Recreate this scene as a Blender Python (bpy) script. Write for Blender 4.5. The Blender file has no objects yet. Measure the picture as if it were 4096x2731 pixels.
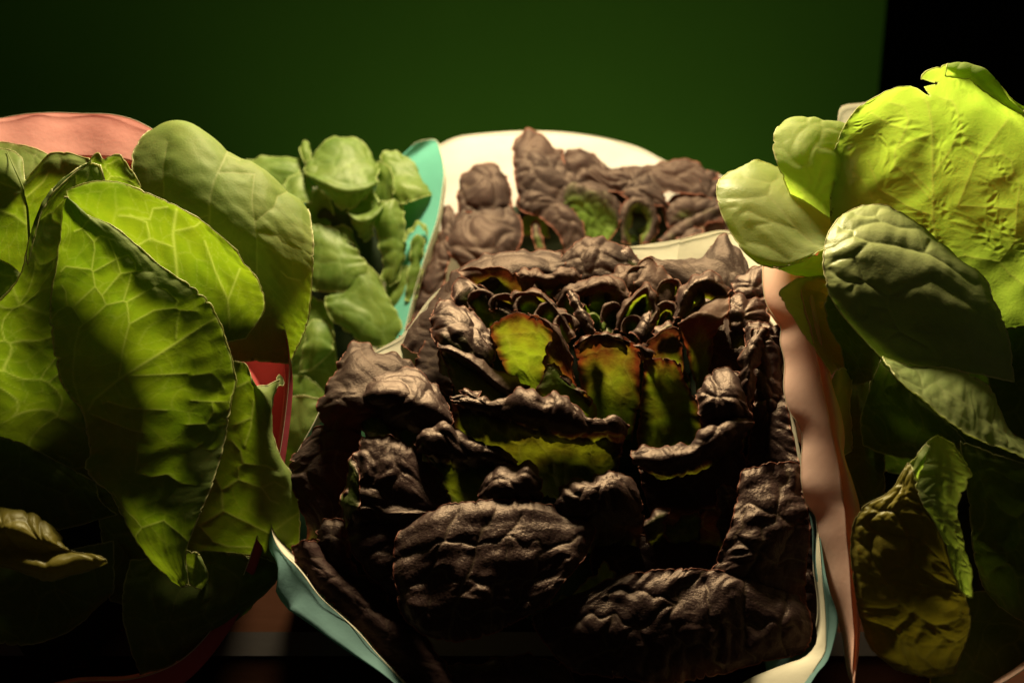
import bpy, math, random
import numpy as np
from mathutils import Vector, Matrix

# ---------------------------------------------------------------- camera, world, lamps, exposure
sc = bpy.context.scene
COL = sc.collection
PITCH = math.radians(21)
F = 50 / 36 * 1024                      # focal length in pixels of a 1024 px wide frame
CAM = np.array([0.0, 0.0, 0.62])
RIGHT = np.array([1.0, 0.0, 0.0])
FWD = np.array([0.0, math.cos(PITCH), -math.sin(PITCH)])
UP = np.array([0.0, math.sin(PITCH), math.cos(PITCH)])
D0, PX, ZS = 0.70, 0.70 / F, 1.25

def P(x, y, z):
    """point in metres seen at (x, y), z pixel-sized steps behind the 0.7 m plane"""
    d = D0 + np.asarray(z, float) * ZS * PX
    a = (np.asarray(x, float) - 512) / F * d
    b = (341 - np.asarray(y, float)) / F * d
    return CAM + d[..., None] * FWD + a[..., None] * RIGHT + b[..., None] * UP

cam_data = bpy.data.cameras.new('camera')
cam_data.lens, cam_data.sensor_width = 50, 36
cam_data.clip_start, cam_data.clip_end = 0.02, 60
cam_data.dof.use_dof = True
cam_data.dof.focus_distance = 0.655
cam_data.dof.aperture_fstop = 9.0
cam = bpy.data.objects.new('camera', cam_data)
COL.objects.link(cam)
cam.matrix_world = Matrix([[RIGHT[0], UP[0], -FWD[0], CAM[0]], [RIGHT[1], UP[1], -FWD[1], CAM[1]],
                           [RIGHT[2], UP[2], -FWD[2], CAM[2]], [0, 0, 0, 1]])
sc.camera = cam

world = bpy.data.worlds.new('World')
sc.world = world
world.use_nodes = True
world.node_tree.nodes['Background'].inputs[0].default_value = (1.0, 0.85, 0.6, 1)
world.node_tree.nodes['Background'].inputs[1].default_value = 0.022

LAMP_AT = CAM + 0.84 * FWD - 0.02 * RIGHT + 0.53 * UP
def spot(name, at, aim, watts, angle, blend, size, color):
    l = bpy.data.lights.new(name, 'SPOT')
    l.energy, l.spot_size, l.spot_blend, l.shadow_soft_size, l.color = watts, math.radians(angle), blend, size, color
    o = bpy.data.objects.new(name, l)
    COL.objects.link(o)
    o.location = at
    o.rotation_euler = (Vector(aim) - Vector(at)).to_track_quat('-Z', 'Y').to_euler()
    return o
spot('shelf_lamp', LAMP_AT, P(np.array(545.), np.array(360.), np.array(20.)), 62, 165, 0.9, 0.062, (1.0, 0.84, 0.56))

spot('added_wall_fill', (0.05, 1.30, -0.16), (0.06, 1.75, 0.14), 3.6, 110, 1.0, 0.05, (1.0, 0.86, 0.6))  # added unseen fill behind the heads, brightens the lower wall

sc.view_settings.view_transform = 'Standard'
sc.view_settings.look = 'None'
sc.view_settings.exposure = 0
sc.view_settings.gamma = 1
sc.cycles.use_denoising = True
sc.cycles.max_bounces = 10
sc.cycles.transmission_bounces = 8
sc.cycles.diffuse_bounces = 6
sc.cycles.sample_clamp_indirect = 3

RNG = np.random.RandomState(7)

# ---------------------------------------------------------------- materials
def new_mat(name):
    m = bpy.data.materials.new(name)
    m.use_nodes = True
    nt = m.node_tree
    nt.nodes.clear()
    return m, nt
def node(nt, t, **kw):
    n = nt.nodes.new(t)
    for k, v in kw.items():
        setattr(n, k, v)
    return n
def mixc(nt, fac, a, b):
    n = node(nt, 'ShaderNodeMix', data_type='RGBA')
    for s, v in ((0, fac), (6, a), (7, b)):
        if hasattr(v, 'is_output'):
            nt.links.new(v, n.inputs[s])
        else:
            n.inputs[s].default_value = v if not isinstance(v, tuple) else (*v, 1)
    return n.outputs[2]
def mathn(nt, op, a, b=0.5, c=None):
    n = node(nt, 'ShaderNodeMath', operation=op, use_clamp=False)
    for s, v in enumerate((a, b, c)):
        if v is None:
            continue
        if hasattr(v, 'is_output'):
            nt.links.new(v, n.inputs[s])
        else:
            n.inputs[s].default_value = v
    return n.outputs[0]
def ramp(nt, fac, lo, hi):
    n = node(nt, 'ShaderNodeMapRange', interpolation_type='SMOOTHSTEP')
    nt.links.new(fac, n.inputs[0])
    n.inputs[1].default_value, n.inputs[2].default_value = lo, hi
    return n.outputs[0]
def noise(nt, vec, scale, detail=3, rough=0.55, dist=0.0):
    n = node(nt, 'ShaderNodeTexNoise')
    nt.links.new(vec, n.inputs['Vector'])
    n.inputs['Scale'].default_value, n.inputs['Detail'].default_value = scale, detail
    n.inputs['Roughness'].default_value, n.inputs['Distortion'].default_value = rough, dist
    return n.outputs['Fac']
def attr(nt, name):
    return node(nt, 'ShaderNodeAttribute', attribute_name=name).outputs['Fac']

def leaf_material(name, dif, dif2, tra, tra2, vein_d, vein_t, edge_c, brown, mixf=0.5, gloss=0.06, rough=0.5, red=None,
                  bump=0.35, grain=900, bdist=0.0004, keep=0.9):
    m, nt = new_mat(name)
    L = nt.links.new
    co = node(nt, 'ShaderNodeTexCoord').outputs['Object']
    big, small = noise(nt, co, 26, 4), noise(nt, co, 190, 4, 0.6)
    grainn = noise(nt, co, grain, 4, 0.65)
    vein, edge = attr(nt, 'vein'), attr(nt, 'edge')
    patch = mathn(nt, 'ADD', mathn(nt, 'MULTIPLY', ramp(nt, big, 0.35, 0.68), 0.7), mathn(nt, 'MULTIPLY', ramp(nt, small, 0.35, 0.7), 0.3))
    d = mixc(nt, patch, dif, dif2)
    t = mixc(nt, patch, tra, tra2)
    if red:
        rd, rd2, rt, rt2 = red
        r = attr(nt, 'red')
        rr = ramp(nt, mathn(nt, 'ADD', r, mathn(nt, 'MULTIPLY', mathn(nt, 'SUBTRACT', small, 0.5), 0.35)), 0.15, 0.85)
        d = mixc(nt, rr, d, mixc(nt, patch, rd, rd2))
        t = mixc(nt, rr, t, mixc(nt, patch, rt, rt2))
    vf = mathn(nt, 'MULTIPLY', vein, 0.48)
    d = mixc(nt, vf, d, vein_d)
    t = mixc(nt, vf, t, vein_t)
    d = mixc(nt, mathn(nt, 'MULTIPLY', edge, 0.75), d, edge_c)
    t = mixc(nt, mathn(nt, 'MULTIPLY', edge, 0.5), t, edge_c)
    speck = noise(nt, co, 330, 2)
    bf = mathn(nt, 'MULTIPLY', ramp(nt, speck, 0.60, 0.66), attr(nt, 'wear'))
    d = mixc(nt, bf, d, brown)
    t = mixc(nt, bf, t, tuple(c * 0.5 for c in brown))
    bn = node(nt, 'ShaderNodeBump')
    bn.inputs['Strength'].default_value, bn.inputs['Distance'].default_value = bump, bdist
    L(mathn(nt, 'ADD', grainn, mathn(nt, 'MULTIPLY', small, 0.8)), bn.inputs['Height'])
    df, tr, gl = node(nt, 'ShaderNodeBsdfDiffuse'), node(nt, 'ShaderNodeBsdfTranslucent'), node(nt, 'ShaderNodeBsdfGlossy')
    L(d, df.inputs['Color']); L(t, tr.inputs['Color'])
    gl.inputs['Roughness'].default_value = rough
    gl.inputs['Color'].default_value = (1, .78, .58, 1) if red else (.95, .95, .75, 1)
    for s in (df, tr, gl):
        L(bn.outputs[0], s.inputs['Normal'])
    m1 = node(nt, 'ShaderNodeMixShader')
    if red:
        L(mathn(nt, 'SUBTRACT', mixf, mathn(nt, 'MULTIPLY', rr, mixf * keep)), m1.inputs[0])
    else:
        m1.inputs[0].default_value = mixf
    L(df.outputs[0], m1.inputs[1]); L(tr.outputs[0], m1.inputs[2])
    lw = node(nt, 'ShaderNodeLayerWeight')
    lw.inputs[0].default_value = 0.25
    L(bn.outputs[0], lw.inputs['Normal'])
    m2 = node(nt, 'ShaderNodeMixShader')
    L(mathn(nt, 'ADD', mathn(nt, 'MULTIPLY', lw.outputs['Fresnel'], gloss * 0.7), gloss * 0.08), m2.inputs[0])
    L(m1.outputs[0], m2.inputs[1]); L(gl.outputs[0], m2.inputs[2])
    out = node(nt, 'ShaderNodeOutputMaterial')
    L(m2.outputs[0], out.inputs[0])
    return m

MAT = {}
MAT['green'] = leaf_material('green_leaf', (.21, .255, .07), (.15, .215, .045), (.185, .265, .006), (.115, .205, .005),
                             (.30, .33, .13), (.44, .52, .09), (.80, .74, .36), (.05, .028, .008), 0.52)
MAT['bright'] = leaf_material('bright_leaf', (.30, .345, .11), (.23, .30, .08), (.48, .68, .060), (.38, .60, .045),
                              (.34, .38, .13), (.52, .60, .09), (.85, .78, .38), (.06, .032, .008), 0.52)
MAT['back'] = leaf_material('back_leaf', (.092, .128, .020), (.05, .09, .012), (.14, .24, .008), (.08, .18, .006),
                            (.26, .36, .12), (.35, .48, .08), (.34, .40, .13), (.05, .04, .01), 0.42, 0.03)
MAT['dark'] = leaf_material('dark_leaf', (.06, .09, .014), (.035, .06, .009), (.20, .22, .007), (.09, .14, .005),
                            (.12, .085, .05), (.34, .34, .05), (.24, .07, .04), (.12, .05, .02), 0.50, 0.07, 0.43,
                            ((.034, .0180, .0150), (.020, .0106, .0098), (.09, .022, .004), (.04, .009, .003)), 0.55, 1200, 0.0006)
MAT['mauve'] = leaf_material('mauve_leaf', (.10, .16, .022), (.07, .12, .016), (.26, .36, .010), (.16, .28, .008),
                             (.16, .11, .07), (.34, .34, .05), (.28, .09, .05), (.12, .05, .02), 0.46, 0.035, 0.52,
                             ((.040, .0265, .0208), (.024, .0165, .0142), (.20, .045, .012), (.09, .018, .006)), 0.5, 1000, 0.0006, 0.5)

MAT['rosy'] = leaf_material('rosy_leaf', (.10, .15, .02), (.07, .11, .014), (.24, .32, .010), (.14, .24, .008),
                            (.17, .10, .06), (.34, .34, .05), (.32, .11, .06), (.12, .05, .02), 0.46, 0.035, 0.52,
                            ((.074, .043, .031), (.044, .0265, .021), (.26, .05, .012), (.12, .02, .006)), 0.5, 1000, 0.0006, 0.45)
MAT['deep'] = leaf_material('shaded_leaf', (.10, .13, .03), (.07, .10, .02), (.10, .17, .006), (.06, .12, .005),
                            (.16, .18, .06), (.18, .24, .03), (.40, .38, .16), (.05, .028, .008), 0.34)  # dimmer green leaf copy, shade put into its colour for dark places
MAT['thick'] = leaf_material('shadowed_leaf', (.32, .345, .12), (.24, .29, .085), (.12, .19, .010), (.08, .14, .008),
                             (.34, .38, .13), (.22, .27, .05), (.85, .78, .38), (.06, .032, .008), 0.36)  # translucency lowered to paint in the shadow of the leaf above
MAT['olive'] = leaf_material('olive_leaf', (.25, .20, .03), (.18, .15, .02), (.26, .22, .012), (.17, .15, .009),
                             (.18, .15, .04), (.2, .18, .03), (.40, .34, .12), (.05, .028, .008), 0.36, 0.05, 0.45)

def paper_material(name, c, tr, mixf=0.3):
    m, nt = new_mat(name)
    L = nt.links.new
    co = node(nt, 'ShaderNodeTexCoord').outputs['Object']
    n = noise(nt, co, 300, 5, 0.7)
    w = noise(nt, co, 40, 3)
    f = mathn(nt, 'ADD', mathn(nt, 'MULTIPLY', n, 0.25), mathn(nt, 'MULTIPLY', w, 0.35))
    col = mixc(nt, f, c, tuple(x * 0.72 for x in c))
    df, t = node(nt, 'ShaderNodeBsdfDiffuse'), node(nt, 'ShaderNodeBsdfTranslucent')
    bn = node(nt, 'ShaderNodeBump')
    bn.inputs['Strength'].default_value, bn.inputs['Distance'].default_value = 0.25, 0.0005
    L(mathn(nt, 'ADD', n, mathn(nt, 'MULTIPLY', w, 3.0)), bn.inputs['Height'])
    L(bn.outputs[0], df.inputs['Normal'])
    L(col, df.inputs['Color'])
    t.inputs['Color'].default_value = (*tr, 1)
    mx = node(nt, 'ShaderNodeMixShader')
    mx.inputs[0].default_value = mixf
    L(df.outputs[0], mx.inputs[1]); L(t.outputs[0], mx.inputs[2])
    o = node(nt, 'ShaderNodeOutputMaterial')
    L(mx.outputs[0], o.inputs[0])
    return m
MAT['pink'] = paper_material('pink_paper', (.84, .42, .34), (.9, .5, .42), .32)
MAT['red'] = paper_material('red_paper', (.45, .08, .09), (.5, .10, .09))
MAT['blush'] = paper_material('blush_paper', (.88, .60, .46), (.95, .58, .40), .42)
MAT['teal'] = paper_material('teal_paper', (.17, .29, .26), (.11, .34, .27), .35)
MAT['white'] = paper_material('white_paper', (.62, .59, .50), (.7, .65, .5))
MAT['jade'] = paper_material('jade_paper', (.11, .34, .25), (.10, .38, .27), .36)
MAT['cream'] = paper_material('cream_paper', (.70, .64, .46), (.6, .5, .3))

def plain_material(name, c, c2, scale, rough, spec=0.4, stretch=(1, 1, 1), metal=0.0):
    m, nt = new_mat(name)
    L = nt.links.new
    co = node(nt, 'ShaderNodeTexCoord').outputs['Object']
    mp = node(nt, 'ShaderNodeMapping')
    mp.inputs['Scale'].default_value = stretch
    L(co, mp.inputs[0])
    n = noise(nt, mp.outputs[0], scale, 5, 0.6)
    b = node(nt, 'ShaderNodeBsdfPrincipled')
    L(mixc(nt, n, c, c2), b.inputs['Base Color'])
    b.inputs['Roughness'].default_value = rough
    b.inputs['Specular IOR Level'].default_value = spec
    b.inputs['Metallic'].default_value = metal
    bn = node(nt, 'ShaderNodeBump')
    bn.inputs['Strength'].default_value, bn.inputs['Distance'].default_value = 0.2, 0.001
    L(n, bn.inputs['Height']); L(bn.outputs[0], b.inputs['Normal'])
    o = node(nt, 'ShaderNodeOutputMaterial')
    L(b.outputs[0], o.inputs[0])
    return m
MAT['wall'] = plain_material('green_wall_paint', (.062, .20, .018), (.075, .235, .022), 6, 0.9, 0.1)
MAT['black'] = plain_material('black_recess', (.004, .004, .004), (.006, .006, .005), 5, 0.9, 0.05)
MAT['wood'] = plain_material('brown_board', (.014, .006, .003), (.022, .009, .005), 18, 1.0, 0.0, (1, 8, 8))
MAT['rail'] = plain_material('grey_rail', (.05, .045, .04), (.065, .056, .048), 30, 0.3, 0.5)
MAT['shade_core'] = plain_material('leaf_shade', (.008, .014, .003), (.012, .02, .005), 60, 0.7, 0.2)  # near black, paints in the shade between the leaves

# ---------------------------------------------------------------- mesh helpers
def mesh_from(name, V, Fq, mat, attrs=None, smooth=True):
    V = np.asarray(V, np.float32); Fq = np.asarray(Fq, np.int32)
    me = bpy.data.meshes.new(name)
    k = Fq.shape[1]
    me.vertices.add(len(V)); me.vertices.foreach_set('co', V.ravel())
    me.loops.add(Fq.size); me.loops.foreach_set('vertex_index', Fq.ravel())
    me.polygons.add(len(Fq))
    me.polygons.foreach_set('loop_start', np.arange(0, Fq.size, k, dtype=np.int32))
    me.polygons.foreach_set('use_smooth', np.full(len(Fq), smooth, dtype=bool))
    for an, av in (attrs or {}).items():
        a = me.attributes.new(an, 'FLOAT', 'POINT')
        a.data.foreach_set('value', np.asarray(av, np.float32).ravel())
    me.materials.append(mat)
    me.update(calc_edges=True)
    me.validate()
    return me
def put(name, me, parent=None, base=None):
    o = bpy.data.objects.new(name, me)
    COL.objects.link(o)
    if parent is not None:
        o.parent = parent
    elif base is not None:
        o.location = base
    return o
def thing(name, label, cat, base, group=None):
    o = bpy.data.objects.new(name, None)
    o.empty_display_size = 0.02
    COL.objects.link(o)
    o.location = base
    o['label'], o['category'] = label, cat
    if group:
        o['group'] = group
    return o
def grid_faces(nv, nu):
    i = np.arange(nv - 1)[:, None] * nu + np.arange(nu - 1)[None]
    return np.stack([i, i + 1, i + nu + 1, i + nu], -1).reshape(-1, 4)

def curve(pts, t, uniform=False, knots=None):
    """smooth curve through pts (n,k) evaluated at t in 0..1"""
    pts = np.asarray(pts, float); n = len(pts)
    if n == 1:
        return np.repeat(pts, len(t), 0)
    seg = np.ones(n - 1) if uniform else np.sqrt(((pts[1:, :3] - pts[:-1, :3]) ** 2).sum(1)) + 1e-3
    s = np.concatenate([[0], np.cumsum(seg)]); s /= s[-1]
    if knots is not None:
        s = knots
    m = np.zeros_like(pts)
    dl = (pts[1:] - pts[:-1]) / (s[1:] - s[:-1])[:, None]
    m[0], m[-1] = dl[0], dl[-1]
    if n > 2:
        h0, h1 = (s[1:-1] - s[:-2])[:, None], (s[2:] - s[1:-1])[:, None]
        m[1:-1] = (dl[:-1] * h1 + dl[1:] * h0) / (h0 + h1)
    k = np.clip(np.searchsorted(s, t, 'right') - 1, 0, n - 2)
    h = (s[k + 1] - s[k]); x = ((t - s[k]) / h)[:, None]; h = h[:, None]
    return ((2 * x**3 - 3 * x**2 + 1) * pts[k] + (x**3 - 2 * x**2 + x) * h * m[k]
            + (-2 * x**3 + 3 * x**2) * pts[k + 1] + (x**3 - x**2) * h * m[k + 1])

def surface(rows, nu, nv, uniform=False, straight=False):
    """grid (nv, nu, 3) through rows of (x, y, z)"""
    tu = np.linspace(0, 1, nu)
    knots = None
    if uniform:                          # every row keeps the spacing of the first
        a = np.array(rows[0], float)
        knots = np.concatenate([[0], np.cumsum(np.sqrt(((a[1:] - a[:-1]) ** 2).sum(1)) + 1e-3)]); knots /= knots[-1]
    R = np.stack([curve(r, tu, False, knots) for r in rows])          # rows, nu, 3
    mid = R.mean(1)
    seg = np.sqrt(((mid[1:] - mid[:-1]) ** 2).sum(1)) * 0.5 + np.sqrt(((R[1:] - R[:-1]) ** 2).sum(2)).mean(1) * 0.5 + 0.5
    s = np.concatenate([[0], np.cumsum(seg)]); s /= s[-1]
    tv = np.linspace(0, 1, nv); n = len(rows)
    if straight:
        k = np.clip(np.searchsorted(s, tv, 'right') - 1, 0, n - 2)
        x = ((tv - s[k]) / (s[k + 1] - s[k]))[:, None, None]
        return R[k] * (1 - x) + R[k + 1] * x, s, tv
    if n == 2:
        return R[0][None] * (1 - tv)[:, None, None] + R[1][None] * tv[:, None, None], s, tv
    dl = (R[1:] - R[:-1]) / (s[1:] - s[:-1])[:, None, None]
    m = np.zeros_like(R); m[0], m[-1] = dl[0], dl[-1]
    h0, h1 = (s[1:-1] - s[:-2])[:, None, None], (s[2:] - s[1:-1])[:, None, None]
    m[1:-1] = (dl[:-1] * h1 + dl[1:] * h0) / (h0 + h1)
    k = np.clip(np.searchsorted(s, tv, 'right') - 1, 0, n - 2)
    h = (s[k + 1] - s[k])[:, None, None]; x = ((tv - s[k]) / (s[k + 1] - s[k]))[:, None, None]
    return ((2 * x**3 - 3 * x**2 + 1) * R[k] + (x**3 - 2 * x**2 + x) * h * m[k]
            + (-2 * x**3 + 3 * x**2) * R[k + 1] + (x**3 - x**2) * h * m[k + 1]), s, tv

def wav1(t, rs, freqs):
    return sum(rs.uniform(.5, 1) / (i + 1) ** .6 * np.sin(f * 6.283 * t + rs.uniform(0, 6.3)) for i, f in enumerate(freqs))
def wav2(x, y, rs, scale, n=7):
    o = 0
    for i in range(n):
        a = rs.uniform(0, 6.3); f = 6.283 / scale * rs.uniform(.5, 1.6)
        o = o + np.sin((x * math.cos(a) + y * math.sin(a)) * f + rs.uniform(0, 6.3)) / n ** .5
    return o
def cells(x, y, size, rs):
    """distance to the nearest wall of a jittered cell pattern, and the cell's number"""
    x0, y0 = x.min() - 3 * size, y.min() - 3 * size
    nx, ny = int((x.max() - x0) / size) + 6, int((y.max() - y0) / size) + 6
    gx, gy = np.meshgrid(np.arange(nx) + .5, np.arange(ny) + .5)
    S = np.stack([gx, gy], -1) + rs.uniform(-.46, .46, (ny, nx, 2))
    p = np.stack([(x.ravel() - x0) / size, (y.ravel() - y0) / size], 1).astype(np.float32)
    S = S.astype(np.float32)
    i, j = p[:, 1].astype(int), p[:, 0].astype(int)
    di, dj = np.meshgrid(np.arange(-2, 3), np.arange(-2, 3), indexing='ij')
    I, J = np.clip(i[:, None] + di.ravel(), 0, ny - 1), np.clip(j[:, None] + dj.ravel(), 0, nx - 1)
    N = S[I, J]
    d2 = ((p[:, None] - N) ** 2).sum(2)
    k = d2.argmin(1); r = np.arange(len(p))
    A = N[r, k]
    db = N - A[:, None]
    ln = np.sqrt((db ** 2).sum(2)); same = ln < 1e-6; ln[same] = 1
    e = (((A[:, None] + N) / 2 - p[:, None]) * db).sum(2) / ln
    e[same] = 1e9
    return (e.min(1) * size).reshape(x.shape).astype(float), (I[r, k] * nx + J[r, k]).reshape(x.shape)
def poly_dist(x, y, lines):
    best = np.full(x.shape, 1e9)
    for ln in lines:
        for (ax, ay), (bx, by) in zip(ln[:-1], ln[1:]):
            dx, dy = bx - ax, by - ay
            t = np.clip(((x - ax) * dx + (y - ay) * dy) / (dx * dx + dy * dy + 1e-9), 0, 1)
            best = np.minimum(best, np.hypot(x - ax - t * dx, y - ay - t * dy))
    return best

def leaf(parent, base, mat, rows, cell=30, amp=2.0, fine=0.0, step=1.4, zoff=0.0, veins=None, vw=0.9, red=None, ripple=1.0,
         nick=1.0, rim=0.5, side=1, seed=None, wear=0.5, vein_amt=1.0, label=None, zmul=1.0, warp=0.25, rimtint=1.0, name='leaf', lin=None, ext=None, cut=(), puck=None, ruf=0.5, crease=.22, nmax=230, wob=0):
    """a leaf blade: rows of points across it, puffed between its veins, with a thin lip along its margin"""
    global LEAF_N
    LEAF_N += 1
    rs = np.random.RandomState(seed if seed is not None else LEAF_N * 13 + 5)
    if lin:
        m = len(rows) - 1
        lz = lin if len(lin) > 2 else [lin[0] + (lin[1] - lin[0]) * i / m for i in range(m + 1)]
        rows = [[(p[0], p[1], lz[i] - 6 * math.sin(math.pi * i / m) - 6 * math.sin(math.pi * j / max(len(r) - 1, 1)))
                 for j, p in enumerate(r)] for i, r in enumerate(rows)]
    if ext:
        hgt = np.mean([p[1] for p in rows[-1]]) - np.mean([p[1] for p in rows[0]])
        dy = float(np.clip(ext * hgt, 8, 34))
        xm = np.mean([p[0] for p in rows[-1]])
        rows = rows + [[(xm + (p[0] - xm) * .9, p[1] + dy, p[2] + dy * .75) for p in rows[-1]]]
        red = list(red if red is not None else [1] * (len(rows) - 1)) + [0.25]
    rows = [[(p[0], p[1], p[2] * zmul + zoff) for p in r] for r in rows]
    lu = np.mean([sum(math.dist(a, b) for a, b in zip(r[:-1], r[1:])) for r in rows])
    mids = [np.mean(np.array(r), 0) for r in rows]
    lv = sum(float(np.linalg.norm(b - a)) for a, b in zip(mids[:-1], mids[1:]))
    nu, nv = int(np.clip(lu / step, 10, nmax)), int(np.clip(lv / step, 8, nmax))
    G, s, tv = surface(rows, nu, nv)
    u, v = np.meshgrid(np.linspace(0, 1, nu), tv)
    # uneven margin: pull the outline in by a few tenths of a pixel, with small notches
    if nick:
        def shrink(t, ln):
            w = 0.45 * nick * (1 + wav1(t, rs, (ln / 26, ln / 11, ln / 6))) * .6
            for _ in range(int(ln / 40) + 1):
                c, wd = rs.uniform(0, 1), rs.uniform(1.0, 2.2) / ln
                w = w + nick * rs.uniform(.6, 2.0) * np.exp(-((t - c) / wd) ** 2)
            return np.clip(w, 0, 4)
        tu = np.linspace(0, 1, nu)
        a0, a1 = shrink(tv, lv) / max(lu, 8), shrink(tv, lv) / max(lu, 8)
        b0, b1 = shrink(tu, lu) / max(lv, 8), shrink(tu, lu) / max(lv, 8)
        uu = a0[:, None] * (1 - u) ** 3 - a1[:, None] * u ** 3 + u
        vv = b0[None] * (1 - v) ** 3 - b1[None] * v ** 3 + v
        fi, fj = np.clip(vv * (nv - 1), 0, nv - 1.001), np.clip(uu * (nu - 1), 0, nu - 1.001)
        i, j = fi.astype(int), fj.astype(int); a, b = (fi - i)[..., None], (fj - j)[..., None]
        G = (G[i, j] * (1 - a) * (1 - b) + G[i + 1, j] * a * (1 - b) + G[i, j + 1] * (1 - a) * b + G[i + 1, j + 1] * a * b)
    px, py = G[..., 0], G[..., 1]
    W = P(px, py, G[..., 2])
    def normals(W):
        n = np.cross(np.gradient(W, axis=1), np.gradient(W, axis=0))
        return n / (np.linalg.norm(n, axis=2, keepdims=True) + 1e-12)
    n = normals(W)
    if ((n * (CAM - W)).sum()) < 0:
        n = -n
    sx, sy = u * lu, v * lv
    edged = np.minimum(np.minimum(u, 1 - u) * lu, (v if ext else np.minimum(v, 1 - v)) * lv)
    ck = cell or 20
    wx = sx + warp * ck * wav2(sx, sy, rs, ck * 2.2, 4); wy = sy + warp * ck * wav2(sx, sy, rs, ck * 2.2, 4)
    h = np.zeros_like(sx); vein = np.zeros_like(sx)
    if veins:
        vx, vy = (px + wob * wav2(px, py, rs, 30, 5), py + wob * wav2(px, py, rs, 30, 5)) if wob else (px, py)
        d = poly_dist(vx, vy, veins)
        dm = poly_dist(vx, vy, veins[:1])
        vein = np.maximum(np.exp(-(d / vw) ** 2), np.exp(-(dm / (vw * 1.7)) ** 2))
        h += amp * (1 - np.exp(-d / (cell * crease)))
        d2, _ = cells(wx, wy, cell * .45, rs)
        vein = np.maximum(vein, .28 * np.exp(-(d2 / .6) ** 2))
        h += amp * .07 * (1 - np.exp(-d2 / (cell * .08)))
    elif cell:
        d, cid = cells(wx, wy, cell, rs)
        hv = rs.uniform(.45, 1.25, 5000)
        dome = 1 - np.exp(-d / (cell * .20))
        h += amp * dome * (0.8 + 0.2 * np.sin(cid * 12.9898))
        vein = vein_amt * np.exp(-(d / vw) ** 2)
        d2, _ = cells(wx, wy, cell * .42, rs)
        h += amp * .18 * (1 - np.exp(-d2 / (cell * .08)))
        vein = np.maximum(vein, vein_amt * .35 * np.exp(-(d2 / (.6 * vw)) ** 2))
    if puck:
        d4, c4 = cells(wx * .8, wy, puck[0], rs)
        mask = np.clip(.45 + .6 * wav2(sx, sy, rs, 75, 5), 0, 1) * np.clip(edged / 14, 0, 1)
        h += puck[1] * mask * (1 - np.exp(-(d4 / (puck[0] * .32)) ** 2)) * (.5 + .5 * np.sin(c4 * 7.7))
    if fine:
        d3, _ = cells(wx, wy * .6, max(fine * 5, 3.2), rs)
        h += fine * .30 * (1 - np.exp(-d3 / 1.0)) + fine * .15 * wav2(sx, sy, rs, 3.5)
    h += ripple * (wav2(sx, sy, rs, 60, 5) * .8 + .22 * wav2(sx, sy, rs, 22, 5))
    h *= np.clip(edged / (cell * .25 + 1), .15, 1)
    if ruf:
        rw = wav1(sx / 100, rs, (3.1, 5.7, 8.3)) * np.exp(-np.minimum(v, 1 - v if not ext else v + 9) * lv / 7) + wav1(sy / 100, rs, (3.1, 5.7, 8.3)) * np.exp(-np.minimum(u, 1 - u) * lu / 7)
        h += ruf * rw
    W = W + n * (h * side * PX * (1 + zoff * ZS * PX / D0))[..., None]
    n2 = normals(W)
    e = np.exp(-(edged / 1.0) ** 2)
    rv = np.full(sx.shape, 1.0)
    if red is not None:
        rv = np.interp(v, s, red) if len(red) == len(rows) else np.interp(v, np.linspace(0, 1, len(red)), red)
        rv = rv + .35 * np.exp(-(edged / 5) ** 2) * (rv > .02) + .07 * wav2(sx, sy, rs, 26)
    V = [W.reshape(-1, 3)]; Fs = [grid_faces(nv, nu)]
    A = {'vein': [vein.ravel()], 'edge': [(e * .6 * rimtint).ravel()], 'red': [np.clip(rv, 0, 1).ravel()],
         'wear': [(wear * np.exp(-(edged / 2.5) ** 2)).ravel()]}
    for poly in cut:
        c = np.stack([px.ravel(), py.ravel()], 1)[Fs[0]].mean(1)
        ins = np.zeros(len(c), bool)
        for (ax, ay), (bx, by) in zip(poly, poly[1:] + poly[:1]):
            ins ^= ((ay > c[:, 1]) != (by > c[:, 1])) & (c[:, 0] < (bx - ax) * (c[:, 1] - ay) / (by - ay + 1e-9) + ax)
        Fs[0] = Fs[0][~ins]
        dd = poly_dist(px, py, [poly + poly[:1]]).ravel()
        A['edge'][0] = np.maximum(A['edge'][0], .6 * np.exp(-dd ** 2)); A['wear'][0] = np.maximum(A['wear'][0], 1.2 * np.exp(-(dd / 1.3) ** 2))
    if rim:
        loop = np.concatenate([W[0, :-1], W[:-1, -1], W[-1, :0:-1], W[:0:-1, 0]])
        nl = np.concatenate([n2[0, :-1], n2[:-1, -1], n2[-1, :0:-1], n2[:0:-1, 0]])
        rl = np.concatenate([rv[0, :-1], rv[:-1, -1], rv[-1, :0:-1], rv[:0:-1, 0]])
        T = np.roll(loop, -1, 0) - np.roll(loop, 1, 0)
        B = np.cross(T, nl); B /= np.linalg.norm(B, axis=1, keepdims=True) + 1e-12
        m = len(loop)
        rr = rim * PX * (1 + .35 * wav1(np.linspace(0, 1, m), rs, (lu / 14, lu / 7)))[:, None]
        ring = np.concatenate([loop + rr * (math.cos(k * 1.0472) * nl + math.sin(k * 1.0472) * B) for k in range(6)])
        k, i = np.meshgrid(np.arange(6), np.arange(m), indexing='ij')
        if ext:
            far = slice(nu + nv - 2, 2 * nu + nv - 3)
            for q in range(6):
                ring[q * m:(q + 1) * m][far] = loop[far]
        off = len(V[0])
        q = np.stack([k * m + i, k * m + (i + 1) % m, (k + 1) % 6 * m + (i + 1) % m, (k + 1) % 6 * m + i], -1).reshape(-1, 4) + off
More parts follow.
